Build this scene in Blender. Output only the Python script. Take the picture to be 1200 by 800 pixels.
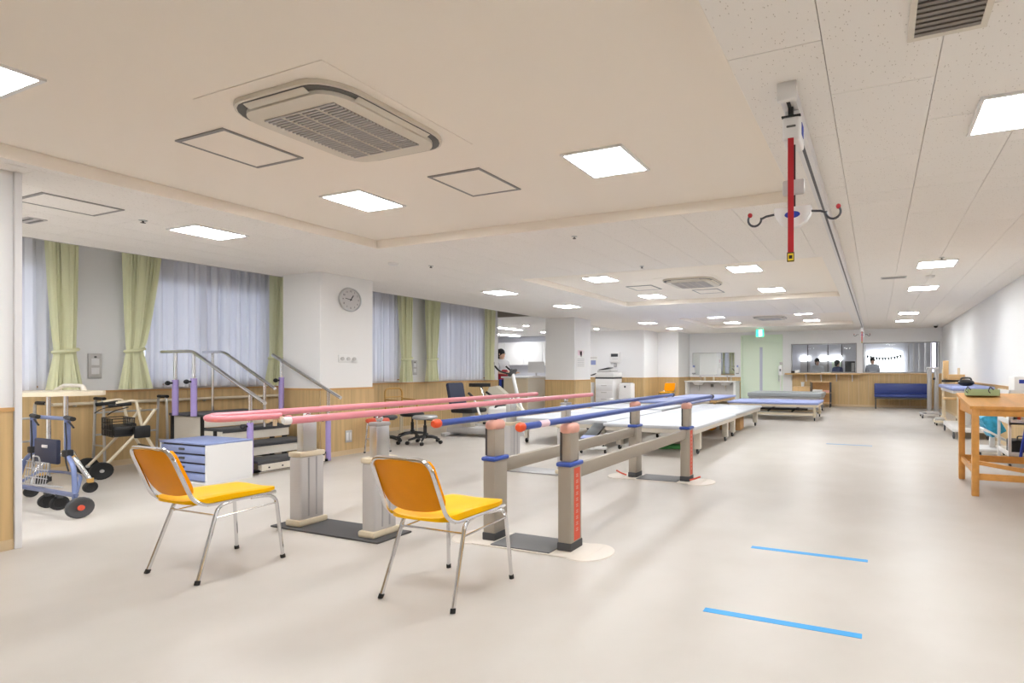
import bpy, bmesh, math, random
from mathutils import Vector, Matrix
random.seed(7)
for _o in list(bpy.data.objects): bpy.data.objects.remove(_o)
SC = bpy.context.scene
COL = SC.collection
PI = math.pi

# ------------------------------------------------------------------ camera
cam_d = bpy.data.cameras.new('camera'); cam = bpy.data.objects.new('camera', cam_d); COL.objects.link(cam)
cam_d.sensor_fit = 'HORIZONTAL'; cam_d.sensor_width = 36.0
cam_d.lens = 621.28 / 1200 * 36
cam_d.shift_x = (600 - 785) / 1200.0          # architectural shift lens
cam_d.shift_y = 33.5 / 1200.0
cam_d.clip_start = 0.05; cam_d.clip_end = 200
cam.location = (0, 0, 1.2)
cam.rotation_euler = (PI / 2, 0, math.radians(21.28))
SC.camera = cam

# ------------------------------------------------------------------ world, exposure
w = bpy.data.worlds.new('world'); SC.world = w; w.use_nodes = True
w.node_tree.nodes['Background'].inputs[0].default_value = (0.74, 0.80, 1.0, 1)
w.node_tree.nodes['Background'].inputs[1].default_value = 0.9
SC.view_settings.view_transform = 'Standard'; SC.view_settings.look = 'None'
SC.view_settings.gamma = 1; SC.view_settings.use_curve_mapping = False
SC.view_settings.exposure = 1.26
LAMP = 21.0            # emission of every ceiling light diffuser
LAMP_COL = (0.93, 0.97, 1.0)

# ------------------------------------------------------------------ helpers
def lin(c):
    f = lambda v: v / 12.92 if v <= 0.04045 else ((v + 0.055) / 1.055) ** 2.4
    return tuple(f(x / 255.0) for x in c) + (1.0,)

MATS = {}
def mat(name, rgb, rough=0.5, metal=0.0, noise=0.0, nscale=(8, 8, 8), bump=0.0, bscale=60.0, coat=0.0, emit=0.0, ecol=None, spec=0.5):
    m = bpy.data.materials.new(name); m.use_nodes = True
    nt = m.node_tree; b = nt.nodes['Principled BSDF']
    c = lin(rgb)
    b.inputs['Base Color'].default_value = c; b.inputs['Roughness'].default_value = rough
    b.inputs['Metallic'].default_value = metal; b.inputs['Coat Weight'].default_value = coat
    b.inputs['Specular IOR Level'].default_value = spec
    geo = None
    if noise or bump:
        geo = nt.nodes.new('ShaderNodeNewGeometry')
    if noise:
        mp = nt.nodes.new('ShaderNodeMapping'); mp.inputs['Scale'].default_value = nscale
        nt.links.new(geo.outputs['Position'], mp.inputs['Vector'])
        n = nt.nodes.new('ShaderNodeTexNoise'); n.inputs['Scale'].default_value = 1.0; n.inputs['Detail'].default_value = 4
        nt.links.new(mp.outputs[0], n.inputs['Vector'])
        r = nt.nodes.new('ShaderNodeValToRGB')
        r.color_ramp.elements[0].position = 0.3; r.color_ramp.elements[1].position = 0.7
        r.color_ramp.elements[0].color = tuple(x * (1 - noise) for x in c[:3]) + (1,)
        r.color_ramp.elements[1].color = tuple(min(1, x * (1 + noise * 0.6)) for x in c[:3]) + (1,)
        nt.links.new(n.outputs['Fac'], r.inputs[0]); nt.links.new(r.outputs[0], b.inputs['Base Color'])
    if bump:
        n2 = nt.nodes.new('ShaderNodeTexNoise'); n2.inputs['Scale'].default_value = bscale; n2.inputs['Detail'].default_value = 3
        nt.links.new(geo.outputs['Position'], n2.inputs['Vector'])
        bp = nt.nodes.new('ShaderNodeBump'); bp.inputs['Strength'].default_value = bump; bp.inputs['Distance'].default_value = 0.01
        nt.links.new(n2.outputs['Fac'], bp.inputs['Height']); nt.links.new(bp.outputs[0], b.inputs['Normal'])
    if emit:
        b.inputs['Emission Color'].default_value = (ecol or c[:3]) + (1,) if len(ecol or c[:3]) == 3 else c
        b.inputs['Emission Strength'].default_value = emit
    MATS[name] = m
    return m

def glassmat(name, tint=(1, 1, 1), gloss=0.08):
    m = bpy.data.materials.new(name); m.use_nodes = True; nt = m.node_tree
    nt.nodes.remove(nt.nodes['Principled BSDF']); out = nt.nodes['Material Output']
    t = nt.nodes.new('ShaderNodeBsdfTransparent'); t.inputs[0].default_value = tint + (1,)
    g = nt.nodes.new('ShaderNodeBsdfGlossy'); g.inputs['Roughness'].default_value = 0.02
    fr = nt.nodes.new('ShaderNodeFresnel'); fr.inputs[0].default_value = 1.45
    mx = nt.nodes.new('ShaderNodeMixShader')
    nt.links.new(fr.outputs[0], mx.inputs[0]); nt.links.new(t.outputs[0], mx.inputs[1]); nt.links.new(g.outputs[0], mx.inputs[2])
    nt.links.new(mx.outputs[0], out.inputs[0]); MATS[name] = m; return m

def clothmat(name, rgb, transl=0.3, transp=0.0):
    m = bpy.data.materials.new(name); m.use_nodes = True; nt = m.node_tree
    nt.nodes.remove(nt.nodes['Principled BSDF']); out = nt.nodes['Material Output']
    d = nt.nodes.new('ShaderNodeBsdfDiffuse'); d.inputs[0].default_value = lin(rgb)
    t = nt.nodes.new('ShaderNodeBsdfTranslucent'); t.inputs[0].default_value = lin(rgb)
    m1 = nt.nodes.new('ShaderNodeMixShader'); m1.inputs[0].default_value = transl
    nt.links.new(d.outputs[0], m1.inputs[1]); nt.links.new(t.outputs[0], m1.inputs[2])
    last = m1
    if transp:
        tp = nt.nodes.new('ShaderNodeBsdfTransparent')
        m2 = nt.nodes.new('ShaderNodeMixShader'); m2.inputs[0].default_value = transp
        nt.links.new(m1.outputs[0], m2.inputs[1]); nt.links.new(tp.outputs[0], m2.inputs[2]); last = m2
    nt.links.new(last.outputs[0], out.inputs[0]); MATS[name] = m; return m

def fillet(pts, r, n=5):
    pts = [Vector(p) for p in pts]; out = [pts[0]]
    for i in range(1, len(pts) - 1):
        a, b, c = pts[i - 1], pts[i], pts[i + 1]
        d1 = (a - b); d2 = (c - b)
        rr = min(r, d1.length * 0.49, d2.length * 0.49)
        p, q = b + d1.normalized() * rr, b + d2.normalized() * rr
        for k in range(n + 1):
            t = k / n
            out.append(p * (1 - t) ** 2 + b * 2 * t * (1 - t) + q * t * t)
    out.append(pts[-1]); return out

class MB:
    def __init__(s): s.bm = bmesh.new()
    def _merge(s, t, M=None):
        if M is not None: bmesh.ops.transform(t, matrix=M, verts=t.verts)
        me = bpy.data.meshes.new('tmp'); t.to_mesh(me); t.free(); s.bm.from_mesh(me); bpy.data.meshes.remove(me)
    def box(s, c, d, r=0.0, rz=0.0, rx=0.0, ry=0.0, seg=2):
        t = bmesh.new(); bmesh.ops.create_cube(t, size=1.0)
        bmesh.ops.scale(t, vec=Vector(d), verts=t.verts)
        if r: bmesh.ops.bevel(t, geom=list(t.edges), offset=min(r, min(d) * 0.49), segments=seg, affect='EDGES', profile=0.5)
        s._merge(t, Matrix.Translation(c) @ Matrix.Rotation(rz, 4, 'Z') @ Matrix.Rotation(ry, 4, 'Y') @ Matrix.Rotation(rx, 4, 'X'))
        return s
    def bx(s, x0, x1, y0, y1, z0, z1, r=0.0, seg=2):
        return s.box(((x0 + x1) / 2, (y0 + y1) / 2, (z0 + z1) / 2), (abs(x1 - x0), abs(y1 - y0), abs(z1 - z0)), r, seg=seg)
    def tube(s, pts, rad, n=8, closed=False, sx=1.0):
        pts = [Vector(p) for p in pts]; N = len(pts)
        if not isinstance(rad, (list, tuple)): rad = [rad] * N
        rings = []; up = None
        for i, p in enumerate(pts):
            if closed: tg = (pts[(i + 1) % N] - pts[i - 1])
            else: tg = (pts[min(i + 1, N - 1)] - pts[max(i - 1, 0)])
            if tg.length < 1e-9: tg = Vector((0, 0, 1))
            tg.normalize()
            if up is None:
                up = Vector((0, 0, 1)) if abs(tg.z) < 0.9 else Vector((1, 0, 0))
            a = tg.cross(up)
            if a.length < 1e-6: a = tg.orthogonal()
            a.normalize(); b = a.cross(tg).normalized(); up = b
            rings.append([s.bm.verts.new(p + (a * math.cos(2 * PI * k / n) * sx + b * math.sin(2 * PI * k / n)) * rad[i]) for k in range(n)])
        m = N if closed else N - 1
        for i in range(m):
            A, B = rings[i], rings[(i + 1) % N]
            for k in range(n):
                s.bm.faces.new((A[k], A[(k + 1) % n], B[(k + 1) % n], B[k]))
        if not closed:
            s.bm.faces.new(list(reversed(rings[0]))); s.bm.faces.new(rings[-1])
        return s
    def cyl(s, p0, p1, r, n=12, r1=None):
        return s.tube([p0, p1], [r, r if r1 is None else r1], n)
    def lathe(s, prof, n=16, M=None):
        t = bmesh.new(); rings = []
        for r, z in prof:
            rings.append([t.verts.new((max(r, 1e-4) * math.cos(2 * PI * k / n), max(r, 1e-4) * math.sin(2 * PI * k / n), z)) for k in range(n)])
        for A, B in zip(rings[:-1], rings[1:]):
            for k in range(n): t.faces.new((A[k], A[(k + 1) % n], B[(k + 1) % n], B[k]))
        t.faces.new(list(reversed(rings[0]))); t.faces.new(rings[-1])
        s._merge(t, M); return s
    def sph(s, c, r, u=12, v=8, d=(1, 1, 1)):
        t = bmesh.new(); bmesh.ops.create_uvsphere(t, u_segments=u, v_segments=v, radius=r)
        s._merge(t, Matrix.Translation(c) @ Matrix.Diagonal((d[0], d[1], d[2], 1))); return s
    def prism(s, poly, h0, h1, M=None):
        t = bmesh.new()
        a = [t.verts.new((x, y, h0)) for x, y in poly]; b = [t.verts.new((x, y, h1)) for x, y in poly]
        t.faces.new(list(reversed(a))); t.faces.new(b); n = len(poly)
        for i in range(n): t.faces.new((a[i], a[(i + 1) % n], b[(i + 1) % n], b[i]))
        s._merge(t, M); return s
    def grid(s, fn, nu, nv):
        V = [[s.bm.verts.new(fn(i / nu, j / nv)) for j in range(nv + 1)] for i in range(nu + 1)]
        for i in range(nu):
            for j in range(nv): s.bm.faces.new((V[i][j], V[i + 1][j], V[i + 1][j + 1], V[i][j + 1]))
        return s
    def build(s, name, m, parent=None, loc=None, smooth=True, label=None):
        bmesh.ops.recalc_face_normals(s.bm, faces=list(s.bm.faces))
        me = bpy.data.meshes.new(name); s.bm.to_mesh(me); s.bm.free()
        me.materials.append(MATS[m] if isinstance(m, str) else m)
        if smooth:
            me.shade_smooth(); me.set_sharp_from_angle(angle=math.radians(38))
        o = bpy.data.objects.new(name, me); COL.objects.link(o)
        if parent is not None: o.parent = parent
        if loc is not None: o.location = loc
        if label: o['label'] = label
        return o

def tag(o, label, cat, group=None):
    o['label'] = label; o['category'] = cat
    if group: o['group'] = group
    return o
def thing(name, label, cat, loc=(0, 0, 0), rz=0.0, group=None):
    o = bpy.data.objects.new(name, None); COL.objects.link(o); o.empty_display_size = 0.1
    o.location = loc; o.rotation_euler = (0, 0, rz)
    return tag(o, label, cat, group)
def struct(o):
    o['kind'] = 'structure'; return o
def dup(root, loc, rz=None, label=None, group=None, parent=None):
    r = root.copy(); COL.objects.link(r)
    if parent is None:
        r.location = loc
        if rz is not None: r.rotation_euler = (0, 0, rz)
        if label: r['label'] = label
        if group: r['group'] = group
    else: r.parent = parent
    for ch in list(root.children): dup(ch, None, parent=r)
    return r
_unit = {}
def piece(name, m, parent, x0, x1, y0, y1, z0, z1):
    """box piece that shares one unit-cube mesh per material"""
    if m not in _unit:
        t = MB(); t.box((0, 0, 0), (1, 1, 1)); o = t.build('tmp', m, smooth=False); _unit[m] = o.data; bpy.data.objects.remove(o)
        _unit[m].name = 'piece_' + m
    o = bpy.data.objects.new(name, _unit[m]); COL.objects.link(o); o.parent = parent
    o.location = ((x0 + x1) / 2, (y0 + y1) / 2, (z0 + z1) / 2); o.scale = (abs(x1 - x0), abs(y1 - y0), abs(z1 - z0))
    return o
def textmesh(name, s, size, m, parent, M, depth=0.001, label=None):
    cu = bpy.data.curves.new('txt', 'FONT'); cu.body = s; cu.size = size; cu.align_x = 'CENTER'; cu.align_y = 'CENTER'; cu.extrude = depth
    to = bpy.data.objects.new('txt', cu); COL.objects.link(to)
    dg = bpy.context.evaluated_depsgraph_get(); me = bpy.data.meshes.new_from_object(to.evaluated_get(dg))
    bpy.data.objects.remove(to); me.materials.clear(); me.materials.append(MATS[m])
    me.transform(M); me.name = name
    o = bpy.data.objects.new(name, me); COL.objects.link(o); o.parent = parent
    return o

# ------------------------------------------------------------------ materials
mat('wall', (238, 237, 237), 0.75, bump=0.05, bscale=220)
mat('wall_cream', (247, 238, 226), 0.8, bump=0.04, bscale=200)
mat('pillar_paint', (238, 236, 234), 0.75, bump=0.05, bscale=220)
mat('wood', (206, 174, 124), 0.45, noise=0.16, nscale=(26, 26, 0.9))
mat('wood_cap', (206, 160, 104), 0.4, noise=0.1, nscale=(12, 3, 12))
mat('table_wood', (222, 160, 84), 0.38, noise=0.12, nscale=(14, 3, 14))
mat('pale_wood', (222, 184, 132), 0.45, noise=0.1, nscale=(14, 14, 3))
mat('baseboard', (214, 190, 152), 0.5)
mat('white_trim', (228, 226, 226), 0.45)
mat('white_plastic', (234, 232, 230), 0.4)
mat('offwhite', (222, 214, 200), 0.45)
mat('cream_plastic', (222, 208, 182), 0.4)
mat('grey_metal', (168, 166, 166), 0.4, metal=0.3)
mat('greige', (168, 158, 144), 0.42)
mat('light_grey', (196, 192, 190), 0.45)
mat('silver', (200, 200, 200), 0.3, metal=0.85)
mat('chrome', (222, 222, 224), 0.14, metal=1.0)
mat('black', (26, 26, 28), 0.45)
mat('black_rubber', (32, 31, 31), 0.7)
mat('charcoal', (72, 72, 74), 0.6)
mat('grey_mat', (116, 115, 116), 0.7, bump=0.2, bscale=400)
mat('dark_mat', (82, 80, 80), 0.75, bump=0.2, bscale=400)
mat('joint', (150, 142, 134), 0.9)
mat('orange', (252, 160, 0), 0.36, noise=0.05, nscale=(6, 6, 6), spec=0.15)
mat('orange_seat', (254, 190, 0), 0.34, noise=0.05, nscale=(6, 6, 6), spec=0.15)
mat('bar_blue', (58, 82, 158), 0.35)
mat('bar_blue_end', (232, 88, 46), 0.4)
mat('collar_blue', (56, 84, 170), 0.4)
mat('salmon', (226, 168, 152), 0.45)
mat('bar_pink', (232, 148, 158), 0.35)
mat('sticker_red', (226, 92, 66), 0.5)
mat('sticker_pale', (236, 206, 214), 0.5)
mat('lilac', (166, 148, 202), 0.42)
mat('box_blue', (142, 154, 196), 0.5)
mat('frame_blue', (110, 122, 160), 0.35, metal=0.4)
mat('navy', (32, 38, 62), 0.6)
mat('bench_blue', (50, 66, 132), 0.42)
mat('pad_blue', (150, 160, 206), 0.5)
mat('pad_white', (206, 208, 214), 0.4)
mat('pad_grey', (146, 150, 152), 0.5)
mat('tape', (50, 158, 222), 0.45)
mat('door_green', (226, 238, 218), 0.45)
mat('red', (176, 18, 30), 0.5)
mat('yellow', (232, 204, 40), 0.5)
mat('steel_dark', (84, 84, 88), 0.4, metal=0.6)
mat('hatch_frame', (150, 146, 142), 0.4, metal=0.5)
mat('slot_grey', (98, 96, 92), 0.5)
mat('grille_back', (150, 144, 137), 0.6)
mat('vent_grey', (138, 130, 124), 0.5)
mat('green_box', (186, 210, 160), 0.5)
mat('cardboard', (204, 160, 108), 0.7)
mat('paper', (238, 236, 232), 0.7)
mat('blue_bag', (60, 168, 206), 0.5, noise=0.35, nscale=(18, 18, 18))
mat('stripe_blue', (36, 62, 168), 0.5)
mat('lens_grey', (60, 62, 66), 0.3)
mat('beige_body', (216, 208, 190), 0.45)
mat('purple', (96, 76, 168), 0.45)
mat('bamboo', (206, 160, 84), 0.45)
mat('skin', (226, 184, 156), 0.55)
mat('hair', (24, 20, 20), 0.6)
mat('dress_white', (232, 232, 236), 0.8)
mat('dress_red', (160, 30, 48), 0.8)
mat('dress_black', (28, 28, 32), 0.8)
mat('dress_grey', (176, 180, 188), 0.8)
mat('dress_navy', (70, 78, 116), 0.8)
mat('far_wall', (222, 222, 228), 0.7)
mat('frosted', (196, 200, 214), 0.25)
mat('green_sign', (40, 170, 110), 0.4, emit=1.4, ecol=(0.02, 0.55, 0.25))
mat('white_sign', (240, 250, 244), 0.4, emit=2.0, ecol=(0.85, 1.0, 0.9))
mat('green_paper', (70, 150, 80), 0.6)
mat('diffuser', (250, 250, 248), 0.5, emit=LAMP, ecol=LAMP_COL)
mat('diffuser_far', (250, 250, 248), 0.5, emit=26.0, ecol=(0.93, 0.96, 1.0))
mat('downlight_lens', (250, 250, 248), 0.5, emit=90.0, ecol=(0.93, 0.96, 1.0))
mat('mirror_lamp', (250, 250, 248), 0.5, emit=2.5, ecol=(0.95, 0.97, 1.0))
mat('plate_beige', (222, 212, 200), 0.4)
mat('bright_blind', (244, 248, 252), 0.6, emit=1.3, ecol=(0.93, 0.97, 1.0))
mat('bright_strip', (232, 226, 255), 0.6, emit=0.9, ecol=(0.86, 0.82, 1.0))
mat('mirror', (232, 236, 234), 0.02, metal=1.0)
clothmat('lace', (246, 246, 250), 0.35, 0.06)
clothmat('drape', (240, 240, 204), 0.3)
glassmat('glass', (0.97, 0.98, 0.98))

# floor: beige vinyl sheet with faint marbling and a soft sheen
m = mat('floor', (229, 210, 189), 0.38, spec=0.3)
nt = m.node_tree; b = nt.nodes['Principled BSDF']
g = nt.nodes.new('ShaderNodeNewGeometry'); n = nt.nodes.new('ShaderNodeTexNoise'); n.inputs['Scale'].default_value = 2.2; n.inputs['Detail'].default_value = 8
nt.links.new(g.outputs['Position'], n.inputs['Vector'])
r = nt.nodes.new('ShaderNodeValToRGB'); r.color_ramp.elements[0].position = 0.3; r.color_ramp.elements[1].position = 0.72
r.color_ramp.elements[0].color = lin((192, 184, 175)); r.color_ramp.elements[1].color = lin((199, 192, 184))
nt.links.new(n.outputs['Fac'], r.inputs[0]); nt.links.new(r.outputs[0], b.inputs['Base Color'])
n3 = nt.nodes.new('ShaderNodeTexNoise'); n3.inputs['Scale'].default_value = 160; nt.links.new(g.outputs['Position'], n3.inputs['Vector'])
bp = nt.nodes.new('ShaderNodeBump'); bp.inputs['Strength'].default_value = 0.03; bp.inputs['Distance'].default_value = 0.01
nt.links.new(n3.outputs['Fac'], bp.inputs['Height']); nt.links.new(bp.outputs[0], b.inputs['Normal'])

# ceiling tiles: mineral board with small pits
m = mat('tile', (243, 238, 232), 0.85)
nt = m.node_tree; b = nt.nodes['Principled BSDF']
g = nt.nodes.new('ShaderNodeNewGeometry'); mp = nt.nodes.new('ShaderNodeMapping'); mp.inputs['Scale'].default_value = (62, 30, 52)
nt.links.new(g.outputs['Position'], mp.inputs['Vector'])
v = nt.nodes.new('ShaderNodeTexVoronoi'); v.inputs['Scale'].default_value = 1.0; nt.links.new(mp.outputs[0], v.inputs['Vector'])
r = nt.nodes.new('ShaderNodeValToRGB'); r.color_ramp.elements[0].position = 0.10; r.color_ramp.elements[1].position = 0.17
r.color_ramp.elements[0].color = lin((205, 196, 187)); r.color_ramp.elements[1].color = lin((243, 238, 232))
nt.links.new(v.outputs['Distance'], r.inputs[0]); nt.links.new(r.outputs[0], b.inputs['Base Color'])
# ------------------------------------------------------------------ structure
Z, ZR, YB, XR, XL = 2.53, 2.615, 18.4, 1.91, -8.9
YF = -3.0
o = struct(MB().bx(-15, 5.2, YF, 26, -0.12, 0.0).build('floor', 'floor', smooth=False)); FLOOR = o

RECESS = [(-5.1, -0.6, -1.0, 4.25), (-4.87, -0.6, 6.45, 10.0), (-4.8, -0.6, 12.8, 16.1)]
def cut(strip, holes):
    """split a rectangle around the recess rectangles"""
    x0, x1, y0, y1 = strip; out = []; cur = y0
    for hx0, hx1, hy0, hy1 in holes:
        a, b_ = max(hy0, y0), min(hy1, y1)
        if b_ <= a: continue
        if a > cur: out.append((x0, x1, cur, a))
        if hx0 > x0: out.append((x0, hx0, a, b_))
        if hx1 < x1: out.append((hx1, x1, a, b_))
        cur = b_
    if cur < y1: out.append((x0, x1, cur, y1))
    return out
low = cut((-7.9, XR + 0.3, YF, YB), RECESS)
mb = MB()
for x0, x1, y0, y1 in low: mb.bx(x0, x1, y0, y1, Z + 0.02, 2.95)
mb.bx(-7.92, -7.9, YF, 10.9, Z - 0.005, 2.95)                      # fascia of the curtain pocket
mb.bx(-9.1, -7.9, YF, 10.9, 2.8, 2.95); mb.bx(-15, -7.9, 10.9, 18.0, Z, 2.95); mb.bx(-9.1, -7.9, 10.88, 10.9, Z, 2.95)
CEIL = struct(mb.build('ceiling', 'joint', smooth=False))
CEIL.data.materials[0] = MATS['joint']
for x0, x1, y0, y1 in RECESS:                                         # papered coffers set up into the ceiling
    t = MB()
    t.bx(x0 - .01, x1 + .01, y0 - .01, y1 + .01, ZR, ZR + 0.03)
    for a in ((x0 - .003, x0 + .015, y0 - .003, y1 + .003), (x1 - .015, x1 + .003, y0 - .003, y1 + .003), (x0 + .015, x1 - .015, y0 - .003, y0 + .015), (x0 + .015, x1 - .015, y1 - .015, y1 + .003)):
        t.bx(*a, Z - 0.002, ZR + 0.005)
    t.build('coffer', 'wall_cream', CEIL, smooth=False)
t = MB(); t.bx(-9.1, -7.9, YF, 10.9, 2.79, 2.8); t.bx(-15, -7.9, 10.9, 18.0, Z - 0.01, Z); t.bx(-7.9, -7.895, YF, 10.9, Z - .005, Z + .02)
t.build('plain_ceiling', 'pillar_paint', CEIL, smooth=False)
stuff = MB(); G = 0.0016
for sx0, sx1, sy0, sy1 in low:
    i0 = int(math.floor((sx0 + 0.205) / 0.455)); 
    for i in range(i0, i0 + 40):
        cx0, cx1 = -0.205 + 0.455 * i, 0.25 + 0.455 * i
        if cx0 >= min(sx1, XR): break
        off = 2.67 + (0.455 if i % 2 else 0.0)
        j = int(math.floor((sy0 - off) / 0.91))
        for jj in range(j, j + 40):
            a, b_ = off + 0.91 * jj, off + 0.91 * (jj + 1)
            if a >= sy1: break
            x0, x1, y0, y1 = max(cx0, sx0) + G, min(cx1, sx1, XR) - G, max(a, sy0) + G, min(b_, sy1) - G
            if x1 - x0 < 0.02 or y1 - y0 < 0.02: continue
            near = -0.4 < (y0 + y1) / 2 < 11.6 and ((y0 + y1) / 2 > 1.2 or x0 > -0.7) and not (x1 < -5.1 and y1 > 9.0)
            if near: piece('ceiling_tile', 'tile', CEIL, x0, x1, y0, y1, Z, Z + 0.019)
            else: stuff.bx(x0, x1, y0, y1, Z, Z + 0.019)
so = stuff.build('ceiling_tile', 'tile', CEIL, smooth=False); so['kind'] = 'stuff'

def wains(parent, axis, const, a0, a1, nrm, pw=0.9, z0=0.07, z1=0.925, cap=True):
    n = max(1, round((a1 - a0) / pw)); w_ = (a1 - a0) / n
    def put(name, m, p0, p1, th, za, zb):
        c0, c1 = (const, const + nrm * th) if nrm > 0 else (const - th, const)
        if axis == 'y': return piece(name, m, parent, c0, c1, p0, p1, za, zb)
        return piece(name, m, parent, p0, p1, c0, c1, za, zb)
    for k in range(n):
        put('wainscot_panel', 'wood', a0 + w_ * k + 0.0015, a0 + w_ * (k + 1) - 0.0015, 0.012, z0, z1)
    if cap: put('rail_cap', 'wood_cap', a0, a1, 0.022, z1, z1 + 0.025)
    put('skirting', 'baseboard', a0, a1, 0.014, 0.0, z0)

# right wall
W = struct(MB().bx(XR, XR + 0.2, YF, YB + 0.2, 0, 2.9).build('wall_right', 'wall', smooth=False)); wains(W, 'y', XR, -2.8, YB, -1)
# wall behind the camera
W = struct(MB().bx(-5.6, XR + 0.2, YF - 0.2, YF, 0, 2.9).build('wall_front', 'wall', smooth=False)); wains(W, 'x', YF, -5.4, XR, 1)
# near left wall that ends in a white corner post
W = struct(MB().bx(-5.6, -5.4, YF, 1.715, 0, Z).build('wall_left_near', 'wall', smooth=False)); wains(W, 'y', -5.4, YF, 1.715, 1, 1.15)
MB().bx(-5.62, -5.375, 1.715, 1.75, 0, Z, 0.004).build('corner_post', 'white_trim', W, smooth=False)
# wall that closes the window bay
W = struct(MB().bx(-9.1, -5.6, YF - .2, YF, 0, 2.95).build('wall_bay_end', 'wall', smooth=False))
# window wall
WIN = [(1.85, 3.1), (3.85, 5.5), (6.0, 7.9), (8.72, 10.35)]
mb = MB(); y = YF
for a, b_ in WIN:
    mb.bx(XL - 0.2, XL, y, a, 0, 2.9); mb.bx(XL - 0.2, XL, a, b_, 0, 1.02); mb.bx(XL - 0.2, XL, a, b_, 2.45, 2.9); y = b_
mb.bx(XL - 0.2, XL, y, 10.9, 0, 2.9)
W = struct(mb.build('wall_left', 'wall', smooth=False)); wains(W, 'y', XL, YF, 10.9, 1)
for i, (a, b_) in enumerate(WIN):
    e = bpy.data.objects.new('window_%d' % (i + 1), None); COL.objects.link(e); struct(e); e.location = (XL - 0.12, (a + b_) / 2, 1.02)
    h, L = 1.43, (b_ - a); fr = MB()
    for q in (-L / 2 + .025, 0, L / 2 - .025): fr.bx(-.03, .03, q - .025, q + .025, 0, h)
    for q in (0.025, h - .025): fr.bx(-.03, .03, -L / 2, L / 2, q - .025, q + .025)
    fr.build('window_frame', 'grey_metal', e, smooth=False)
    for q in (-1, 1):
        MB().bx(-.005, .005, min(q * .03, q * (L / 2 - .05)), max(q * .03, q * (L / 2 - .05)), .05, h - .05).build('pane', 'glass', e, smooth=False)
    MB().bx(0.03, 0.18, -L / 2, L / 2, -0.02, 0.0).build('window_sill', 'wood_cap', e, smooth=False)

# square pillars
def pillar(x0, x1, y0, y1):
    p = struct(MB().bx(x0, x1, y0, y1, 0, Z + 0.02, 0.006, 1).build('wall_pillar', 'pillar_paint', smooth=False))
    wains(p, 'y', x1, y0, y1, 1); wains(p, 'x', y0, x0, x1, -1); wains(p, 'y', x0, y0, y1, -1); wains(p, 'x', y1, x0, x1, 1)
    return p
pillar(-7.76, -7.0, 4.96, 5.76)
pillar(-7.97, -7.1, 11.6, 12.4)

# staff bay beyond the windows, copier wall, jogs
struct(MB().bx(-15, -9.1, 10.7, 10.9, 0, Z).build('wall_staff_near', 'wall', smooth=False))
struct(MB().bx(-15, -14.8, 10.9, 17.7, 0, Z).build('wall_staff_left', 'wall', smooth=False))
struct(MB().bx(-15, -10, 17.5, 17.7, 0, Z).build('wall_staff_back', 'far_wall', smooth=False))
W = struct(MB().bx(-10.2, -7.15, 16.0, 16.2, 0, Z).bx(-10.2, -10, 16.2, 17.5, 0, Z).build('wall_copier', 'wall', smooth=False)); wains(W, 'x', 16.0, -10.0, -7.15, -1)
W = struct(MB().bx(-7.35, -7.15, 16.2, 17.2, 0, Z).bx(-7.35, -6.38, 17.2, 18.6, 0, Z).build('wall_jog', 'wall', smooth=False))
wains(W, 'y', -7.15, 16.0, 17.2, 1); wains(W, 'x', 17.2, -7.15, -6.38, -1, 0.42); wains(W, 'y', -6.38, 17.2, YB, 1)
# back wall with the door and two long interior windows
DX0, DX1, DZ = -4.47, -3.0, 2.43
BW = [(-2.72, -0.6), (-0.415, 1.83)]; BZ0, BZ1 = 1.11, 2.09
mb = MB(); T = YB + 0.16
mb.bx(-6.4, DX0, YB, T, 0, Z); mb.bx(DX0, DX1, YB, T, DZ, Z); mb.bx(DX1, BW[0][0], YB, T, 0, Z)
mb.bx(BW[0][0], XR, YB, T, 0, BZ0); mb.bx(BW[0][0], XR, YB, T, BZ1, Z); mb.bx(BW[0][1], BW[1][0], YB, T, BZ0, BZ1); mb.bx(BW[1][1], XR, YB, T, BZ0, BZ1)
W = struct(mb.build('wall_back', 'wall', smooth=False))
wains(W, 'x', YB, -6.38, DX0, -1, 0.6); wains(W, 'x', YB, DX1 + 0.32, XR, -1, 0.3, z1=1.06)
# sliding door
e = bpy.data.objects.new('door_1', None); COL.objects.link(e); struct(e); e.location = (DX0, YB, 0)
L = DX1 - DX0; t = MB()
t.bx(0, 0.05, -0.02, 0.16, 0, DZ); t.bx(L - 0.05, L, -0.02, 0.16, 0, DZ); t.bx(0, L, -0.02, 0.16, DZ - .05, DZ); t.bx(0.05, L - .05, 0.0, 0.14, 2.15, 2.2)
t.build('door_frame', 'door_green', e, smooth=False)
MB().bx(0.05, L - .05, 0.03, 0.12, 2.2, DZ - .05).build('transom_panel', 'door_green', e, smooth=False)
lf = MB().bx(0.05, 0.66, 0.05, 0.09, 0, 2.15).bx(0.76, L - .05, 0.05, 0.09, 0, 2.15).bx(.66, .76, .05, .09, 0, .2).bx(.66, .76, .05, .09, 2.0, 2.15).build('door_leaf', 'door_green', e, smooth=False)
MB().bx(0.66, 0.76, 0.065, 0.075, 0.2, 2.0).build('glazed_strip', 'frosted', lf, smooth=False)
MB().cyl((L - 0.13, 0.0, 0.8), (L - 0.13, 0.0, 1.35), 0.015).bx(L - .15, L - .11, 0.0, .05, .85, .88).bx(L - .15, L - .11, 0.0, .05, 1.27, 1.3).build('pull_handle', 'silver', lf)
struct(MB().bx(DX0, DX1, YB + 0.2, YB + 0.3, 0, Z).build('wall_behind_door', 'charcoal', smooth=False))
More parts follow.
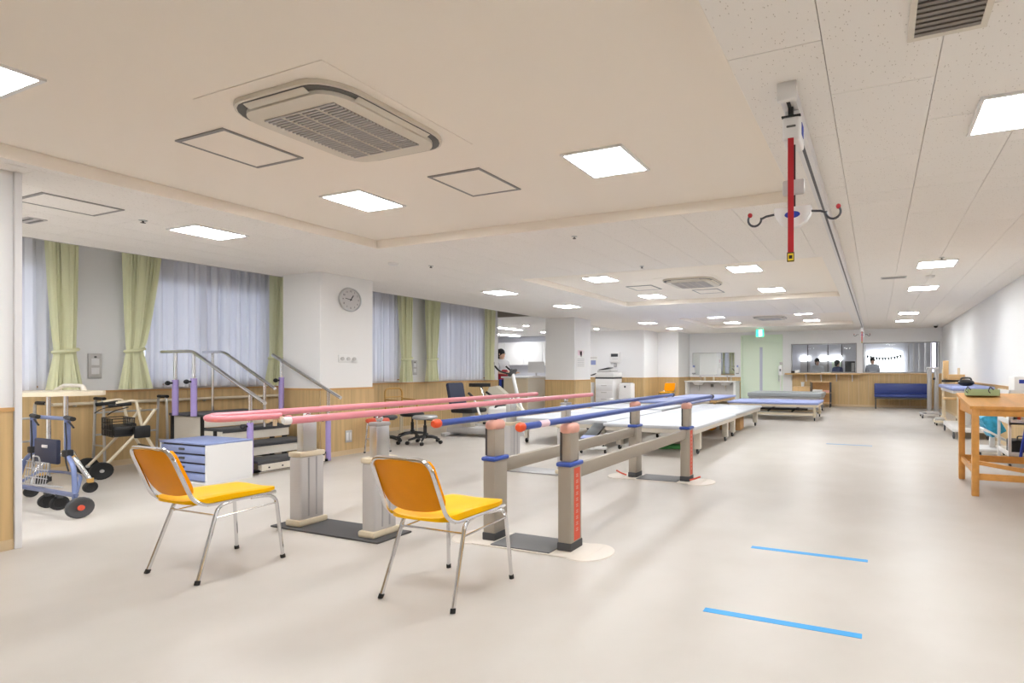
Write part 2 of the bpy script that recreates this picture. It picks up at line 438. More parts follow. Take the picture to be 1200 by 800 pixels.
# long interior windows
for i, (a, b_) in enumerate(BW):
    e = bpy.data.objects.new('window_%d' % (i + 5), None); COL.objects.link(e); struct(e); e.location = (a, YB, BZ0)
    L, h = b_ - a, BZ1 - BZ0; t = MB()
    t.bx(0, .03, -.012, .16, 0, h); t.bx(L - .03, L, -.012, .16, 0, h); t.bx(0, L, -.012, .16, h - .03, h); t.bx(0, L, -.012, .16, 0, .03)
    t.build('window_frame', 'grey_metal', e, smooth=False)
    if i == 1: MB().bx(L - .23, L - .2, 0.04, .1, 0.03, h - .03).build('mullion', 'grey_metal', e, smooth=False)
    MB().bx(.03, L - .03, .07, .078, .03, h - .03).build('pane', 'glass', e, smooth=False)
MB().bx(-0.5, XR, YB - 0.06, YB, 1.06, 1.1, 0.005).build('window_ledge', 'pale_wood', W, smooth=False)
# rooms seen through the glass
struct(MB().bx(-3.2, -0.55, 22.0, 22.2, 0, 2.6).build('wall_washroom_back', 'far_wall', smooth=False))
struct(MB().bx(-3.4, -3.2, YB + .16, 22.2, 0, 2.6).build('wall_washroom_left', 'far_wall', smooth=False))
struct(MB().bx(-0.57, -0.42, YB + .16, 24.5, 0, 2.6).build('wall_partition', 'light_grey', smooth=False))
struct(MB().bx(-0.42, 5.0, 24.5, 24.7, 0, 2.6).build('wall_corridor_back', 'far_wall', smooth=False))
struct(MB().bx(5.0, 5.2, YB + .16, 24.7, 0, 2.6).build('wall_corridor_right', 'light_grey', smooth=False))
struct(MB().bx(XR + .2, 5.0, YB, YB + .16, 0, 2.6).build('wall_corridor_near', 'light_grey', smooth=False))
struct(MB().bx(-3.4, 5.2, YB + .16, 24.7, 2.6, 2.7).build('ceiling_beyond', 'light_grey', smooth=False))
# ------------------------------------------------------------------ ceiling lights
def make_light():
    t = thing('ceiling_light', '', 'ceiling light')
    f = MB()
    for q in (-1, 1):
        f.bx(q * .215 - .01, q * .215 + .01, -.225, .225, -.012, 0); f.bx(-.205, .205, q * .215 - .01, q * .215 + .01, -.012, 0)
    f.bx(-.205, .205, -.205, .205, -.003, 0)
    f.build('light_frame', 'white_plastic', t, smooth=False)
    MB().bx(-.204, .204, -.204, .204, -.009, -.004).build('diffuser', 'diffuser', t, smooth=False)
    return t
L0 = make_light(); L0_used = False
ORD = ['nearest', 'second', 'third', 'fourth', 'fifth', 'sixth', 'seventh']
COLS = [(-6.0, Z, [-1.1, 1.0, 3.15, 7.41, 9.5, 13.67, 15.8], 'in the window-side column'),  # first two positions are added lights, out of view, to brighten the window bay
        (-3.99, ZR, [1.08, 3.2, 7.28, 9.32, 13.57, 15.35], 'in the column above the pink bars'),
        (-1.71, ZR, [1.08, 3.2, 7.26, 9.32, 13.5, 15.47], 'in the column left of the hoist'),
        (0.7, Z, [1.05, 3.18, 7.38, 9.47, 13.5, 15.56], 'in the column right of the hoist')]
for X_, z_, ys, txt in COLS:
    for q, y_ in enumerate(ys):
        lb = 'square ceiling light, %s from the camera %s' % (ORD[q] if q else 'first', txt)
        if not L0_used: L0.location = (X_, y_, z_); L0['label'] = lb; L0['group'] = 'square ceiling lights'; L0_used = True
        else: dup(L0, (X_, y_, z_), 0, lb, 'square ceiling lights')
for y_, lb in ((1.0, 'added unseen square light brightening the window bay behind the near wall, farther'), (-1.1, 'added unseen square light brightening the window bay behind the near wall, nearer')): dup(L0, (-7.3, y_, Z), 0, lb, 'square ceiling lights')  # extra unseen pair, added only to lift the brightness of the bay
# staff bay and corridor lamps
def tube_lamp(loc, lb):
    t = thing('ceiling_lamp', lb, 'ceiling lamp', loc)
    MB().bx(-.09, .09, -.62, .62, -.03, 0, .01).build('lamp_body', 'white_plastic', t); MB().bx(-.07, .07, -.6, .6, -.045, -.028, .01).build('tube', 'diffuser_far', t)
tube_lamp((-10.7, 13.6, Z - .01), 'long fluorescent lamp, nearer of two on the staff bay ceiling')
tube_lamp((-12.7, 16.1, Z - .01), 'long fluorescent lamp, farther of two on the staff bay ceiling')
for q, (x_, y_, z_, lb) in enumerate([(-9.68, 13.1, Z - .01, 'round downlight above the counter in the staff bay'), (-10.74, 15.5, Z - .01, 'round downlight at the back of the staff bay'),
        (-8.3, 14.87, Z - .01, 'round downlight in front of the copier wall'), (0.3, 21.0, 2.6, 'round corridor downlight behind the right interior window, left'), (1.0, 20.2, 2.6, 'round corridor downlight behind the right interior window, right'), (-1.8, 20.3, 2.6, 'round downlight in the washroom behind the left interior window')]):
    t = thing('downlight', lb, 'ceiling light', (x_, y_, z_))
    MB().lathe([(.075, 0), (.085, 0), (.085, -.012), (.075, -.012)], 20).build('trim_ring', 'white_plastic', t)
    MB().lathe([(.0, -.0125), (.074, -.0125), (.07, -.018), (0, -.019)], 20).build('lens', 'downlight_lens', t)

# ------------------------------------------------------------------ air-conditioning cassettes, hatches, vents
def cassette(loc, lb, simple=False):
    t = thing('ceiling_air_conditioner', lb, 'air conditioner', loc)
    MB().bx(-.485, .485, -.485, .485, -.004, 0, .0015).build('trim_plate', 'wall_cream', t, smooth=False)
    def rr(h, r, n=6):
        out = []
        for cx_, cy_, a0 in ((h - r, h - r, 0), (-(h - r), h - r, 90), (-(h - r), -(h - r), 180), (h - r, -(h - r), 270)):
            for k in range(n + 1):
                a = math.radians(a0 + 90 * k / n); out.append((cx_ + r * math.cos(a), cy_ + r * math.sin(a)))
        return out
    MB().prism(rr(.415, .19), -.028, -.003).build('rim', 'offwhite', t)
    MB().prism(rr(.402, .178), -.032, -.026).build('air_slot', 'slot_grey', t)
    MB().prism(rr(.36, .13), -.054, -.03).build('front_panel', 'offwhite', t)
    for q in range(4):
        a = q * PI / 2
        lv = MB().box((0, 0, 0), (.46, .036, .005), .002, rx=0.4).build('louvre', 'offwhite', t); lv.location = (-math.sin(a) * .381, math.cos(a) * .381, -.038); lv.rotation_euler = (0, 0, a)
    g = MB().bx(-.27, .27, -.27, .27, -.0555, -.054).build('grille', 'grille_back', t, smooth=False)
    for q in range(26):
        piece('slat', 'light_grey', g, -.268, .268, -.268 + .0212 * q - .001, -.268 + .0212 * q + .0075, -.062, -.0548)
    for q in (-.134, 0, .134): piece('crossbar', 'offwhite', g, q - .005, q + .005, -.268, .268, -.0628, -.0548)
    return t
cassette((-2.84, 2.16, ZR), 'white four-way ceiling air conditioner nearest the camera, in the first coffer')
cassette((-2.73, 8.02, ZR), 'white ceiling air conditioner in the second coffer')
cassette((-2.65, 14.2, ZR), 'white ceiling air conditioner in the far third coffer near the green door')
def hatch(loc, s, lb):
    t = thing('access_hatch', lb, 'access hatch', loc); f = MB(); h = s / 2
    for q in (-1, 1): f.bx(q * (h - .01) - .01, q * (h - .01) + .01, -h, h, -.008, 0); f.bx(-h + .02, h - .02, q * (h - .01) - .01, q * (h - .01) + .01, -.008, 0)
    f.build('hatch_frame', 'hatch_frame', t, smooth=False)
    MB().bx(-h + .02, h - .02, -h + .02, h - .02, -.005, 0).build('hatch_panel', 'wall_cream' if loc[2] > 2.6 else 'tile', t, smooth=False)
hatch((-3.79, 2.17, ZR), .47, 'square ceiling access hatch left of the nearest air conditioner')
hatch((-2.82, 3.2, ZR), .47, 'square ceiling access hatch behind the nearest air conditioner')
hatch((-6.04, 2.22, Z), .47, 'square ceiling access hatch above the walkers by the window')
hatch((-3.72, 8.33, ZR), .47, 'square ceiling access hatch left of the second-coffer air conditioner')
hatch((-2.8, 9.1, ZR), .47, 'square ceiling access hatch behind the second-coffer air conditioner')
t = thing('ceiling_vent', 'grey louvred return-air grille in the tiled ceiling near the hoist', 'vent', (.255, 2.06, Z))
f = MB()
for q in (-1, 1): f.bx(q * .128 - .012, q * .128 + .012, -.28, .28, -.012, 0); f.bx(-.116, .116, q * .268 - .012, q * .268 + .012, -.012, 0)
f.build('vent_frame', 'offwhite', t, smooth=False); MB().bx(-.116, .116, -.256, .256, -.003, 0).build('backing', 'slot_grey', t, smooth=False)
for q in range(17): piece('slat', 'vent_grey', t, -.116, .116, -.25 + .031 * q - .009, -.25 + .031 * q + .009, -.011, -.005)
for x_, y_, w_, d_, lb in [(.23, 8.26, .34, .16, 'flat slot vent in the ceiling right of the hoist rail'), (-7.0, 2.32, .3, .12, 'dark slot vent in the ceiling above the walkers')]:
    t = thing('slot_vent', lb, 'vent', (x_, y_, Z)); MB().bx(-w_ / 2, w_ / 2, -d_ / 2, d_ / 2, -.008, 0, .002).build('vent_plate', 'light_grey', t, smooth=False)
    for q in (-1, 1): MB().bx(-w_ / 2 + .02, w_ / 2 - .02, q * .03 - .012, q * .03 + .012, -.01, -.007).build('slot', 'slot_grey', t, smooth=False)
def det(x_, y_, lb, z_=Z):
    t = thing('sprinkler', lb, 'sprinkler', (x_, y_, z_))
    MB().lathe([(.03, 0), (.03, -.004), (.018, -.008), (.014, -.008)], 14).build('rosette', 'silver', t); MB().lathe([(.007, -.006), (.007, -.02), (.018, -.022), (.018, -.025)], 10).build('deflector', 'slot_grey', t)
det(-6.07, 2.69, 'small sprinkler head above the training stairs'); det(-2.8, 4.57, 'small sprinkler head between the first two coffers, nearer')
det(-2.8, 6.2, 'small sprinkler head just before the second coffer'); det(.72, 7.0, 'small sprinkler head right of the hoist rail beside a ceiling light')
det(-5.3, 5.2, 'small sprinkler head near the clock pillar')
def smoke(x_, y_, z_, lb):
    t = thing('smoke_detector', lb, 'detector', (x_, y_, z_))
    MB().lathe([(.06, 0), (.06, -.012), (.045, -.03), (.02, -.036), (0, -.036)], 18).build('housing', 'white_plastic', t); MB().lathe([(.05, -.013), (.052, -.02), (.046, -.026)], 18).build('sensor_ring', 'light_grey', t)
smoke(-5.6, 4.9, Z, 'white round smoke detector on the ceiling near the clock pillar'); smoke(.71, 8.3, Z, 'white round smoke detector right of the hoist rail')
# hanging exit sign
t = thing('exit_sign', 'green glowing emergency exit sign with white running figure above the door', 'exit sign', (-3.42, 16.6, Z))
MB().bx(-.1, .1, -.03, .03, -.02, 0).bx(-.01, .01, -.01, .01, -.06, 0).build('bracket', 'white_plastic', t, smooth=False)
sg = MB().bx(-.12, .12, -.025, .025, -.28, -.05, .006).build('sign_box', 'green_sign', t, smooth=False)
pc = MB().bx(-.03, .07, -.028, -.025, -.265, -.065)
pc.build('door_pictogram', 'white_sign', sg, smooth=False)
rn = MB().sph((.03, -.03, -.1), .014, 10, 6, (1, .15, 1)).tube([(.03, -.03, -.12), (.015, -.03, -.17)], .011, 6).tube([(.015, -.03, -.17), (.045, -.03, -.2), (.03, -.03, -.24)], .007, 6).tube([(.015, -.03, -.17), (-.01, -.03, -.205), (-.04, -.03, -.21)], .007, 6).tube([(.03, -.03, -.125), (.06, -.03, -.14)], .005, 6).tube([(.03, -.03, -.125), (-.01, -.03, -.145)], .005, 6)
rn.build('running_figure', 'green_sign', sg)
t = thing('security_camera', 'small black dome camera high in the far right corner', 'camera', (1.62, 17.3, Z))
MB().lathe([(.07, 0), (.07, -.03), (.06, -.035)], 16).build('mount', 'white_plastic', t); MB().lathe([(.058, -.034), (.05, -.07), (.03, -.09), (0, -.097)], 16).build('dome', 'black', t)

# ------------------------------------------------------------------ curtains
XC = -8.72
def lace(y0, y1, lb, n):
    k = n * 2 * PI
    def fn(u, v_):
        y_ = y0 + (y1 - y0) * u; z_ = .975 + (2.74 - .975) * v_
        return (XC - .08 + .036 * math.sin(k * u + .9 * math.sin(5 * u * PI)) + .01 * math.sin(k * 2.3 * u + v_ * 2), y_ + .008 * math.sin(3 * k * u), z_)
    t = thing('lace_curtain', lb, 'curtain', (0, 0, 0), group='white lace curtains on the window wall')
    MB().grid(fn, n * 8, 6).build('sheer_fabric', 'lace', t)
    MB().bx(XC - .095, XC - .065, y0, y1, 2.74, 2.76).build('track', 'white_plastic', t, smooth=False)
lace(1.72, 3.05, 'white lace curtain beside the near left corner post', 9)
lace(3.92, 5.44, 'wide white lace curtain behind the training stairs', 12)
lace(5.9, 7.78, 'white lace curtain just right of the clock pillar', 14)
lace(8.68, 10.25, 'white lace curtain nearest the staff bay opening', 13)
def drape(yt, yp, yb, zp, lb, n=8, tie=True):
    def fn(u, v_):
        z_ = .965 + (2.75 - .965) * v_
        if z_ > zp: s_ = (z_ - zp) / (2.75 - zp); s_ = s_ ** .7; a, b_ = [yp[q] + (yt[q] - yp[q]) * s_ for q in (0, 1)]; am = .022 + .03 * s_
        else: s_ = (zp - z_) / (zp - .965); a, b_ = [yp[q] + (yb[q] - yp[q]) * s_ for q in (0, 1)]; am = .022 + .03 * s_
        if not tie: am = .04
        return (XC + .045 + am * (abs(math.sin(PI * n * u)) ** .7 * 2 - 1) + .008 * math.sin(2 * PI * n * 2.2 * u), a + (b_ - a) * u + .012 * math.sin(4 * PI * n * u), z_)
    t = thing('drape', lb, 'curtain', (0, 0, 0), group='green drapes on the window wall')
    MB().grid(fn, n * 10, 22).build('drape_fabric', 'drape', t)
    MB().bx(XC + .04, XC + .07, yt[0] - .03, yt[1] + .03, 2.75, 2.77).build('track', 'white_plastic', t, smooth=False)
    if tie:
        a, b_ = yp; c_ = (a + b_) / 2; h = (b_ - a) / 2 + .015
        MB().tube([(XC + .055 + .058 * math.cos(q * PI / 10), c_ + h * math.sin(q * PI / 10), zp + .02 * math.sin(q * PI / 10)) for q in range(20)], .022, 6, closed=True).build('tieback', 'drape', t)
drape((3.0, 3.25), (3.07, 3.23), (3.01, 3.29), 1.42, 'green drape tied back, nearest the camera beside the call panel')
drape((3.66, 4.02), (3.69, 3.83), (3.63, 3.92), 1.45, 'green drape tied back, left of the wide lace behind the stairs', 10)
drape((5.38, 5.6), (5.36, 5.55), (5.3, 5.55), 1.4, 'green drape half hidden by the clock pillar above the stairs', 7)
drape((7.72, 8.02), (7.8, 8.0), (7.76, 8.02), 1.42, 'green drape tied back, first right of the clock pillar')
drape((8.4, 8.75), (8.43, 8.66), (8.4, 8.7), 1.42, 'green drape tied back, second right of the clock pillar')
drape((10.2, 10.5), (10.2, 10.42), (10.2, 10.46), 1.4, 'narrow green drape closest to the staff bay opening', 7, False)

# ------------------------------------------------------------------ wall fittings
def wallbox(name, lb, cat, loc, rz, w_, h_, d_=.02, m='white_plastic'):
    t = thing(name, lb, cat, loc, rz)          # local: +x along the wall, -y out of the wall
    MB().bx(-w_ / 2, w_ / 2, -d_, 0, -h_ / 2, h_ / 2, .005).build('plate', m, t); return t
R90 = PI / 2
for y_, lb in ((3.48, 'grey wall call panel between the two nearest drapes'), (8.28, 'grey wall panel between the drapes right of the clock pillar'), (10.68, 'grey wall panel beside the staff bay opening')):
    t = wallbox('wall_panel', lb, 'panel', (XL, y_, 1.25), R90, .12, .3, .03, 'light_grey')
    for q in range(2): MB().bx(-.035, .035, -.034, -.03, -.1 + q * .11, -.02 + q * .11, .004).build('cover', 'white_trim', t)
    MB().cyl((0, -.036, .11), (0, -.03, .11), .012).build('button', 'slot_grey', t)
t = wallbox('outlet_plate', 'white three-gang wall outlet under the clock', 'outlet', (-7.0, 5.36, 1.36), R90, .29, .11, .012)
for q in (-1, 0, 1): MB().lathe([(.0, 0), (.026, 0), (.026, .008), (.0, .008)], 14, Matrix.Translation((q * .09, -.012, 0)) @ Matrix.Rotation(R90, 4, 'X')).build('socket', 'light_grey', t)
t = wallbox('outlet_plate', 'metal double outlet low on the clock pillar', 'outlet', (-6.988, 5.36, .26), R90, .1, .17, .01, 'silver')
for q in (-1, 1): MB().bx(q * .022 - .016, q * .022 + .016, -.014, -.01, -.055, .055, .003).build('socket', 'white_plastic', t)
# clock
t = thing('wall_clock', 'round silver-rimmed wall clock on the white pillar', 'clock', (-7.0, 5.38, 2.2), R90)
Mx = Matrix.Rotation(R90, 4, 'X')
MB().lathe([(.0, 0), (.165, 0), (.17, .02), (.165, .04), (.15, .045), (.148, .03), (0, .03)], 40, Mx).build('rim', 'silver', t)
fc = MB().lathe([(.0, .03), (.148, .03), (.148, .033), (0, .033)], 40, Mx).build('dial', 'light_grey', t)
for h in range(1, 13):
    a = h * PI / 6
    textmesh('numeral', str(h), .034, 'black', fc, Matrix.Translation((.118 * math.sin(a), -.034, .118 * math.cos(a))) @ Mx, .0006)
def hand(ang, L_, w_, nm):
    o_ = MB().bx(-w_ / 2, w_ / 2, -.0375, -.0355, -.02, L_).build(nm, 'black', t, smooth=False); o_.rotation_euler = (0, ang, 0)
hand(math.radians(32), .075, .012, 'hour_hand'); hand(math.radians(278), .085, .008, 'minute_hand')
MB().lathe([(0, .034), (.01, .034), (.008, .041), (0, .042)], 14, Mx).build('hub', 'black', t)
# notices and panels
def notice(lb, loc, rz, w_, h_, bars, nm='notice'):
    t = thing(nm, lb, 'notice', loc, rz)
    pp = MB().bx(-w_ / 2, w_ / 2, -.003, 0, -h_ / 2, h_ / 2).build('sheet', 'paper', t, smooth=False)
    for (x0, x1, z0, z1, m) in bars: MB().bx(x0 * w_, x1 * w_, -.0042, -.003, z0 * h_, z1 * h_).build('print', m, pp, smooth=False)
notice('printed notice with pinkish picture on the second pillar', (-7.1, 11.9, 1.5), R90, .42, .5, [(-.35, .2, .15, .42, 'sticker_pale'), (-.1, .12, .1, .36, 'light_grey')] + [(-.4, .4, -.05 - .09 * q, -.02 - .09 * q, 'light_grey') for q in range(5)])
notice('small lavender notice on the wall left of the copier', (-9.05, 16.0, 1.5), 0, .32, .34, [(-.3, .3, -.35, .1, 'pad_blue'), (-.45, .45, .32, .4, 'light_grey')])
t = wallbox('control_panel', 'white wall control panel with dark display above the copier', 'panel', (-8.2, 16.0, 1.63), 0, .38, .34, .06)
MB().bx(-.14, .12, -.064, -.06, .02, .12).build('display', 'lens_grey', t, smooth=False); MB().bx(-.1, .12, -.062, -.06, -.06, -.045).build('print', 'light_grey', t, smooth=False)
t = wallbox('phone_handset', 'small grey wall switch below the control panel', 'switch', (-8.2, 16.0, 1.37), 0, .1, .14, .03, 'grey_metal')
MB().bx(-.03, .03, -.036, -.03, -.04, .04, .003).build('rocker', 'light_grey', t)

# ------------------------------------------------------------------ tape marks on the floor
for x0, x1, y_, w_, lb in [(-.805, -.06, 2.54, .045, 'blue tape strip on the floor nearest the camera'), (-.79, -.05, 3.555, .045, 'second blue tape strip on the floor'), (-.76, -.06, 8.98, .04, 'faint far blue tape strip on the floor')]:
    o = MB().bx(x0, x1, y_ - w_ / 2, y_ + w_ / 2, 0.0, .0015).build('floor_tape', 'tape', smooth=False); tag(o, lb, 'tape', 'blue floor tape marks')

# ------------------------------------------------------------------ orange chairs
def make_chair(lb, loc, rz=0):
    t = thing('stacking_chair', lb, 'chair', loc, rz, 'orange stacking chairs')
    # seat: moulded pad, slightly dished, front edge rolled
    def top(u, v_):
        x_ = -.205 + .41 * u; y_ = .0 + .46 * v_
        ex = abs(2 * u - 1); r_ = 1 - .10 * ex ** 4 * (1 if v_ < .2 else .5)
        rear = .035 * (ex ** 3) if v_ < .12 else 0
        return x_, y_ + rear
    s_ = MB(); t2 = bmesh.new(); n_u, n_v = 14, 12; V = {}
    for side in (0, 1):
        for i in range(n_u + 1):
            for j in range(n_v + 1):
                u, v_ = i / n_u, j / n_v; ex = abs(2 * u - 1); ey = abs(2 * v_ - 1)
                x_ = (2 * u - 1) * .207 * (1 - .12 * ey ** 6); y_ = .235 + (2 * v_ - 1) * .235 * (1 - .1 * ex ** 5)
                edge = max(ex, ey) ** 10
                zt = .462 + .012 * ex ** 2 - .012 * (1 - abs(v_ - .45) * 2) * (1 - ex ** 2) - .012 * edge + .006 * math.sin(v_ * 5)
                V[side, i, j] = t2.verts.new((x_, y_, zt if side else .430 + .006 * edge))
    for i in range(n_u):
        for j in range(n_v):
            for side in (0, 1): t2.faces.new((V[side, i, j], V[side, i + 1, j], V[side, i + 1, j + 1], V[side, i, j + 1]))
    for i in range(n_u):
        for j in (0, n_v): t2.faces.new((V[0, i, j], V[0, i + 1, j], V[1, i + 1, j], V[1, i, j]))
    for j in range(n_v):
        for i in (0, n_u): t2.faces.new((V[0, i, j], V[0, i, j + 1], V[1, i, j + 1], V[1, i, j]))
    s_._merge(t2); s_.build('seat', 'orange_seat', t, label='yellow-orange vinyl seat')
    # back panel: rounded plate between the uprights, gently curved
    b_ = MB(); t2 = bmesh.new(); V = {}
    nu, nv = 16, 10
    for side in (0, 1):
        for i in range(nu + 1):
            for j in range(nv + 1):
                u, v_ = 2 * i / nu - 1, j / nv
                hw = .194 * (1 - (0.15 * (1 - v_ / .25) ** 2 if v_ < .25 else 0) - (0.10 * ((v_ - .85) / .15) ** 2 if v_ > .85 else 0))
                lowcut = .02 * (abs(u) ** 3) * (1 - v_)
                z_ = .482 + lowcut + (.757 - .482 - lowcut) * v_
                y_ = .015 - .105 * (z_ - .49) / .27 - .022 * (1 - u * u) * .9
                V[side, i, j] = t2.verts.new((u * hw, y_ + (.011 if side else -.007), z_))
    for i in range(nu):
        for j in range(nv):
            for side in (0, 1): t2.faces.new((V[side, i, j], V[side, i + 1, j], V[side, i + 1, j + 1], V[side, i, j + 1]))
    for i in range(nu):
        for j in (0, nv): t2.faces.new((V[0, i, j], V[0, i + 1, j], V[1, i + 1, j], V[1, i, j]))
    for j in range(nv):
        for i in (0, nu): t2.faces.new((V[0, i, j], V[0, i, j + 1], V[1, i, j + 1], V[1, i, j]))
    b_._merge(t2); bk = b_.build('backrest', 'orange', t, label='orange vinyl back panel')
    MB().bx(.03, .09, -.0135, -.012, .515, .522).build('maker_label', 'sticker_pale', bk, smooth=False)
    # chrome tube frame
    fr = fillet([(-.20, .44, .425), (-.202, .06, .425), (-.198, -.0, .47), (-.192, -.105, .765), (.192, -.105, .765), (.198, -.0, .47), (.202, .06, .425), (.20, .44, .425)], .075, 6)
    MB().tube(fr, .0105, 8).build('back_frame', 'chrome', t)
    for q in (-1, 1):
        l1 = MB().tube(fillet([(q * .242, .0, .008), (q * .208, .12, .41), (q * .2, .2, .42)], .04), .0105, 8).build('leg', 'chrome', t)
        MB().cyl((q * .243, -.003, 0), (q * .24, .004, .022), .0135, 10).build('foot_cap', 'black_rubber', l1)
        l2 = MB().tube(fillet([(q * .232, .465, .008), (q * .21, .435, .41), (q * .2, .3, .418)], .06), .0105, 8).build('leg', 'chrome', t)
        MB().cyl((q * .2325, .466, 0), (q * .231, .463, .022), .0135, 10).build('foot_cap', 'black_rubber', l2)
        MB().tube([(q * .216, .095, .345), (q * .215, .443, .36)], .0055, 6).build('stretcher', 'chrome', t)
    MB().tube([(-.214, .1, .36), (.214, .1, .36)], .0055, 6).build('stretcher', 'chrome', t)
    return t
make_chair('orange stacking chair on the left, facing the pink parallel bars', (-3.775, 1.80, 0))
make_chair('orange stacking chair nearest the blue parallel bars, seen from behind', (-2.19, 2.05, 0))
make_chair('orange stacking chair far away against the wood-panelled wall beside the sinks', (-6.62, 16.95, 0), PI)
# ------------------------------------------------------------------ blue parallel bars
t = thing('parallel_bars', 'blue parallel bars with orange end caps on grey telescoping posts', 'parallel bars', (0, 0, 0))
for yq, near in ((3.07, True), (5.42, False)):
    b_ = MB().bx(-2.72, -1.72, yq - .16, yq + .13, 0, .009, .003)
    # rounded plate ends
    for xq in (-1.76, -2.68): b_.lathe([(0, 0), (.17, 0), (.166, .0075), (0, .0075)], 28, Matrix.Translation((xq, yq - .015, 0)))
    b_.build('base_plate', 'plate_beige', t)
    MB().bx(-2.45, -1.98, yq - .15, yq + .12, .0085, .018, .003).build('foot_mat', 'grey_mat', t)
for xq in (-2.53, -1.915):
    for yq in (3.07, 5.42):
        p = MB().bx(xq - .05, xq + .05, yq - .07, yq + .07, .02, .565, .008).build('post', 'greige', t)
        MB().bx(xq - .054, xq + .054, yq - .075, yq + .075, .008, .062, .006).build('boot', 'charcoal', p)
        MB().bx(xq - .06, xq + .06, yq - .082, yq + .082, .562, .592, .012, 3).build('collar', 'collar_blue', t, label='blue plastic collar')
        u = MB().bx(xq - .04, xq + .04, yq - .055, yq + .055, .59, .80, .01).build('inner_post', 'greige', t)
        MB().bx(xq - .041, xq - .025, yq - .0565, yq - .05, .6, .79).build('slide_groove', 'steel_dark', u, smooth=False)
        MB().box((xq, yq, .81), (.1, .132, .075), .032, seg=4).build('post_cap', 'salmon', t, label='salmon pink post cap')
        MB().cyl((xq, yq, .835), (xq, yq, .86), .013).lathe([(.022, .838), (.022, .846)], 12, Matrix.Translation((xq, yq, 0))).build('bar_pin', 'steel_dark', t)
    MB().bx(xq - .022, xq + .022, 3.14, 5.35, .465, .562, .006).build('side_beam', 'greige', t)
    y0, y1 = (2.53, 6.6) if xq < -2 else (2.545, 6.36)
    br = MB().cyl((xq, y0, .870), (xq, y1, .870), .021, 16).build('hand_bar', 'bar_blue', t)
    for ye, s_ in ((y0, -1), (y1, 1)):
        MB().lathe([(.0, -.035), (.018, -.032), (.027, -.018), (.028, 0), (.026, .016), (.022, .022), (0, .022)], 18, Matrix.Translation((xq, ye, .870)) @ Matrix.Rotation(-PI / 2 if s_ > 0 else PI / 2, 4, 'X') @ Matrix.Rotation(PI, 4, 'X')).build('end_cap', 'bar_blue_end' if s_ < 0 else 'steel_dark', br)
    if xq > -2: MB().lathe([(.0214, 0), (.0214, .09)], 16, Matrix.Translation((xq, 2.72, .870)) @ Matrix.Rotation(-PI / 2, 4, 'X')).build('maker_label', 'sticker_pale', br)
# red caution strip with pale characters on the outer faces
for yq, z0, z1 in ((3.07, .07, .55), (5.42, .07, .55)):
    st = MB().bx(-1.8655, -1.8635, yq - .03, yq + .045, z0, z1).build('caution_strip', 'sticker_red', t, smooth=False)
    zc = z1 - .04
    while zc > z0 + .05:
        MB().bx(-1.8636, -1.863, yq - .008, yq + .022, zc - .022, zc - .016).bx(-1.8636, -1.863, yq - .008, yq + .022, zc - .008, zc - .003).bx(-1.8636, -1.863, yq + .003, yq + .009, zc - .022, zc).build('character', 'salmon', st, smooth=False); zc -= .04
for xq, s_ in ((-2.6, -1), (-1.85, 1)):
    MB().tube(fillet([(xq, 5.34, .03), (xq + s_ * .06, 5.33, .05), (xq + s_ * .12, 5.33, .075)], .02), .009, 8).build('release_lever', 'sticker_red', t)

# ------------------------------------------------------------------ pink parallel bars
t = thing('parallel_bars', 'pink parallel bars on wide pale grey posts, behind the orange chairs', 'parallel bars', (0, 0, 0))
for yq in (2.82, 5.3):
    MB().bx(-4.32, -3.2, yq - .15, yq + .14, 0, .014, .004).build('base_plate', 'dark_mat' if yq < 4 else 'grey_metal', t)
    for xq in (-4.13, -3.36):
        p = MB().bx(xq - .065, xq + .065, yq - .095, yq + .095, .03, .54, .02, 3).build('post', 'light_grey', t)
        MB().bx(xq - .08, xq + .08, yq - .115, yq + .115, .012, .06, .015).build('post_foot', 'cream_plastic', p, label='cream plastic foot')
        MB().bx(xq - .07, xq + .07, yq - .1, yq + .1, .535, .575, .012).build('post_collar', 'cream_plastic', p, label='cream plastic top collar')
        for k in (-1, 1): MB().bx(xq + .0645, xq + .0665, yq + k * .03 - .006, yq + k * .03 + .006, .08, .53).build('groove', 'grey_metal', p, smooth=False)
        MB().bx(xq - .038, xq + .038, yq - .055, yq + .055, .57, .80, .01).build('inner_post', 'silver', t)
        MB().bx(xq - .045, xq + .045, yq - .06, yq + .06, .795, .825, .01).build('post_cap', 'grey_metal', t)
        MB().cyl((xq, yq, .82), (xq, yq, .87), .016).sph((xq, yq, .85), .026).build('swivel_joint', 'chrome', t)
for xq in (-4.08, -3.33):
    y0, y1 = (2.16, 5.75) if xq < -4 else (2.14, 5.85)
    br = MB().cyl((xq, y0, .893), (xq, y1, .893), .0235, 16).build('hand_bar', 'bar_pink', t)
    MB().lathe([(0, -.012), (.018, -.01), (.024, 0), (.024, .03), (0, .03)], 16, Matrix.Translation((xq, y0, .893)) @ Matrix.Rotation(-PI / 2, 4, 'X')).build('end_cap', 'white_plastic' if xq > -4 else 'bar_pink', br)
# return loop at the near end of the left bar with its clamp
MB().tube(fillet([(-4.08, 2.2, .893), (-4.08, 2.13, .89), (-4.0, 2.1, .885), (-3.965, 2.16, .88), (-3.965, 2.52, .875)], .05, 6), .021, 12).build('return_loop', 'bar_pink', t)
MB().bx(-4.1, -3.94, 2.5, 2.53, .845, .87, .006).sph((-4.1, 2.515, .84), .024).sph((-3.95, 2.515, .84), .02).cyl((-4.02, 2.515, .80), (-4.02, 2.515, .86), .012).build('clamp', 'cream_plastic', t)
MB().box((-3.95, 2.56, .85), (.03, .04, .05), .008).build('clamp_pad', 'bar_pink', t)

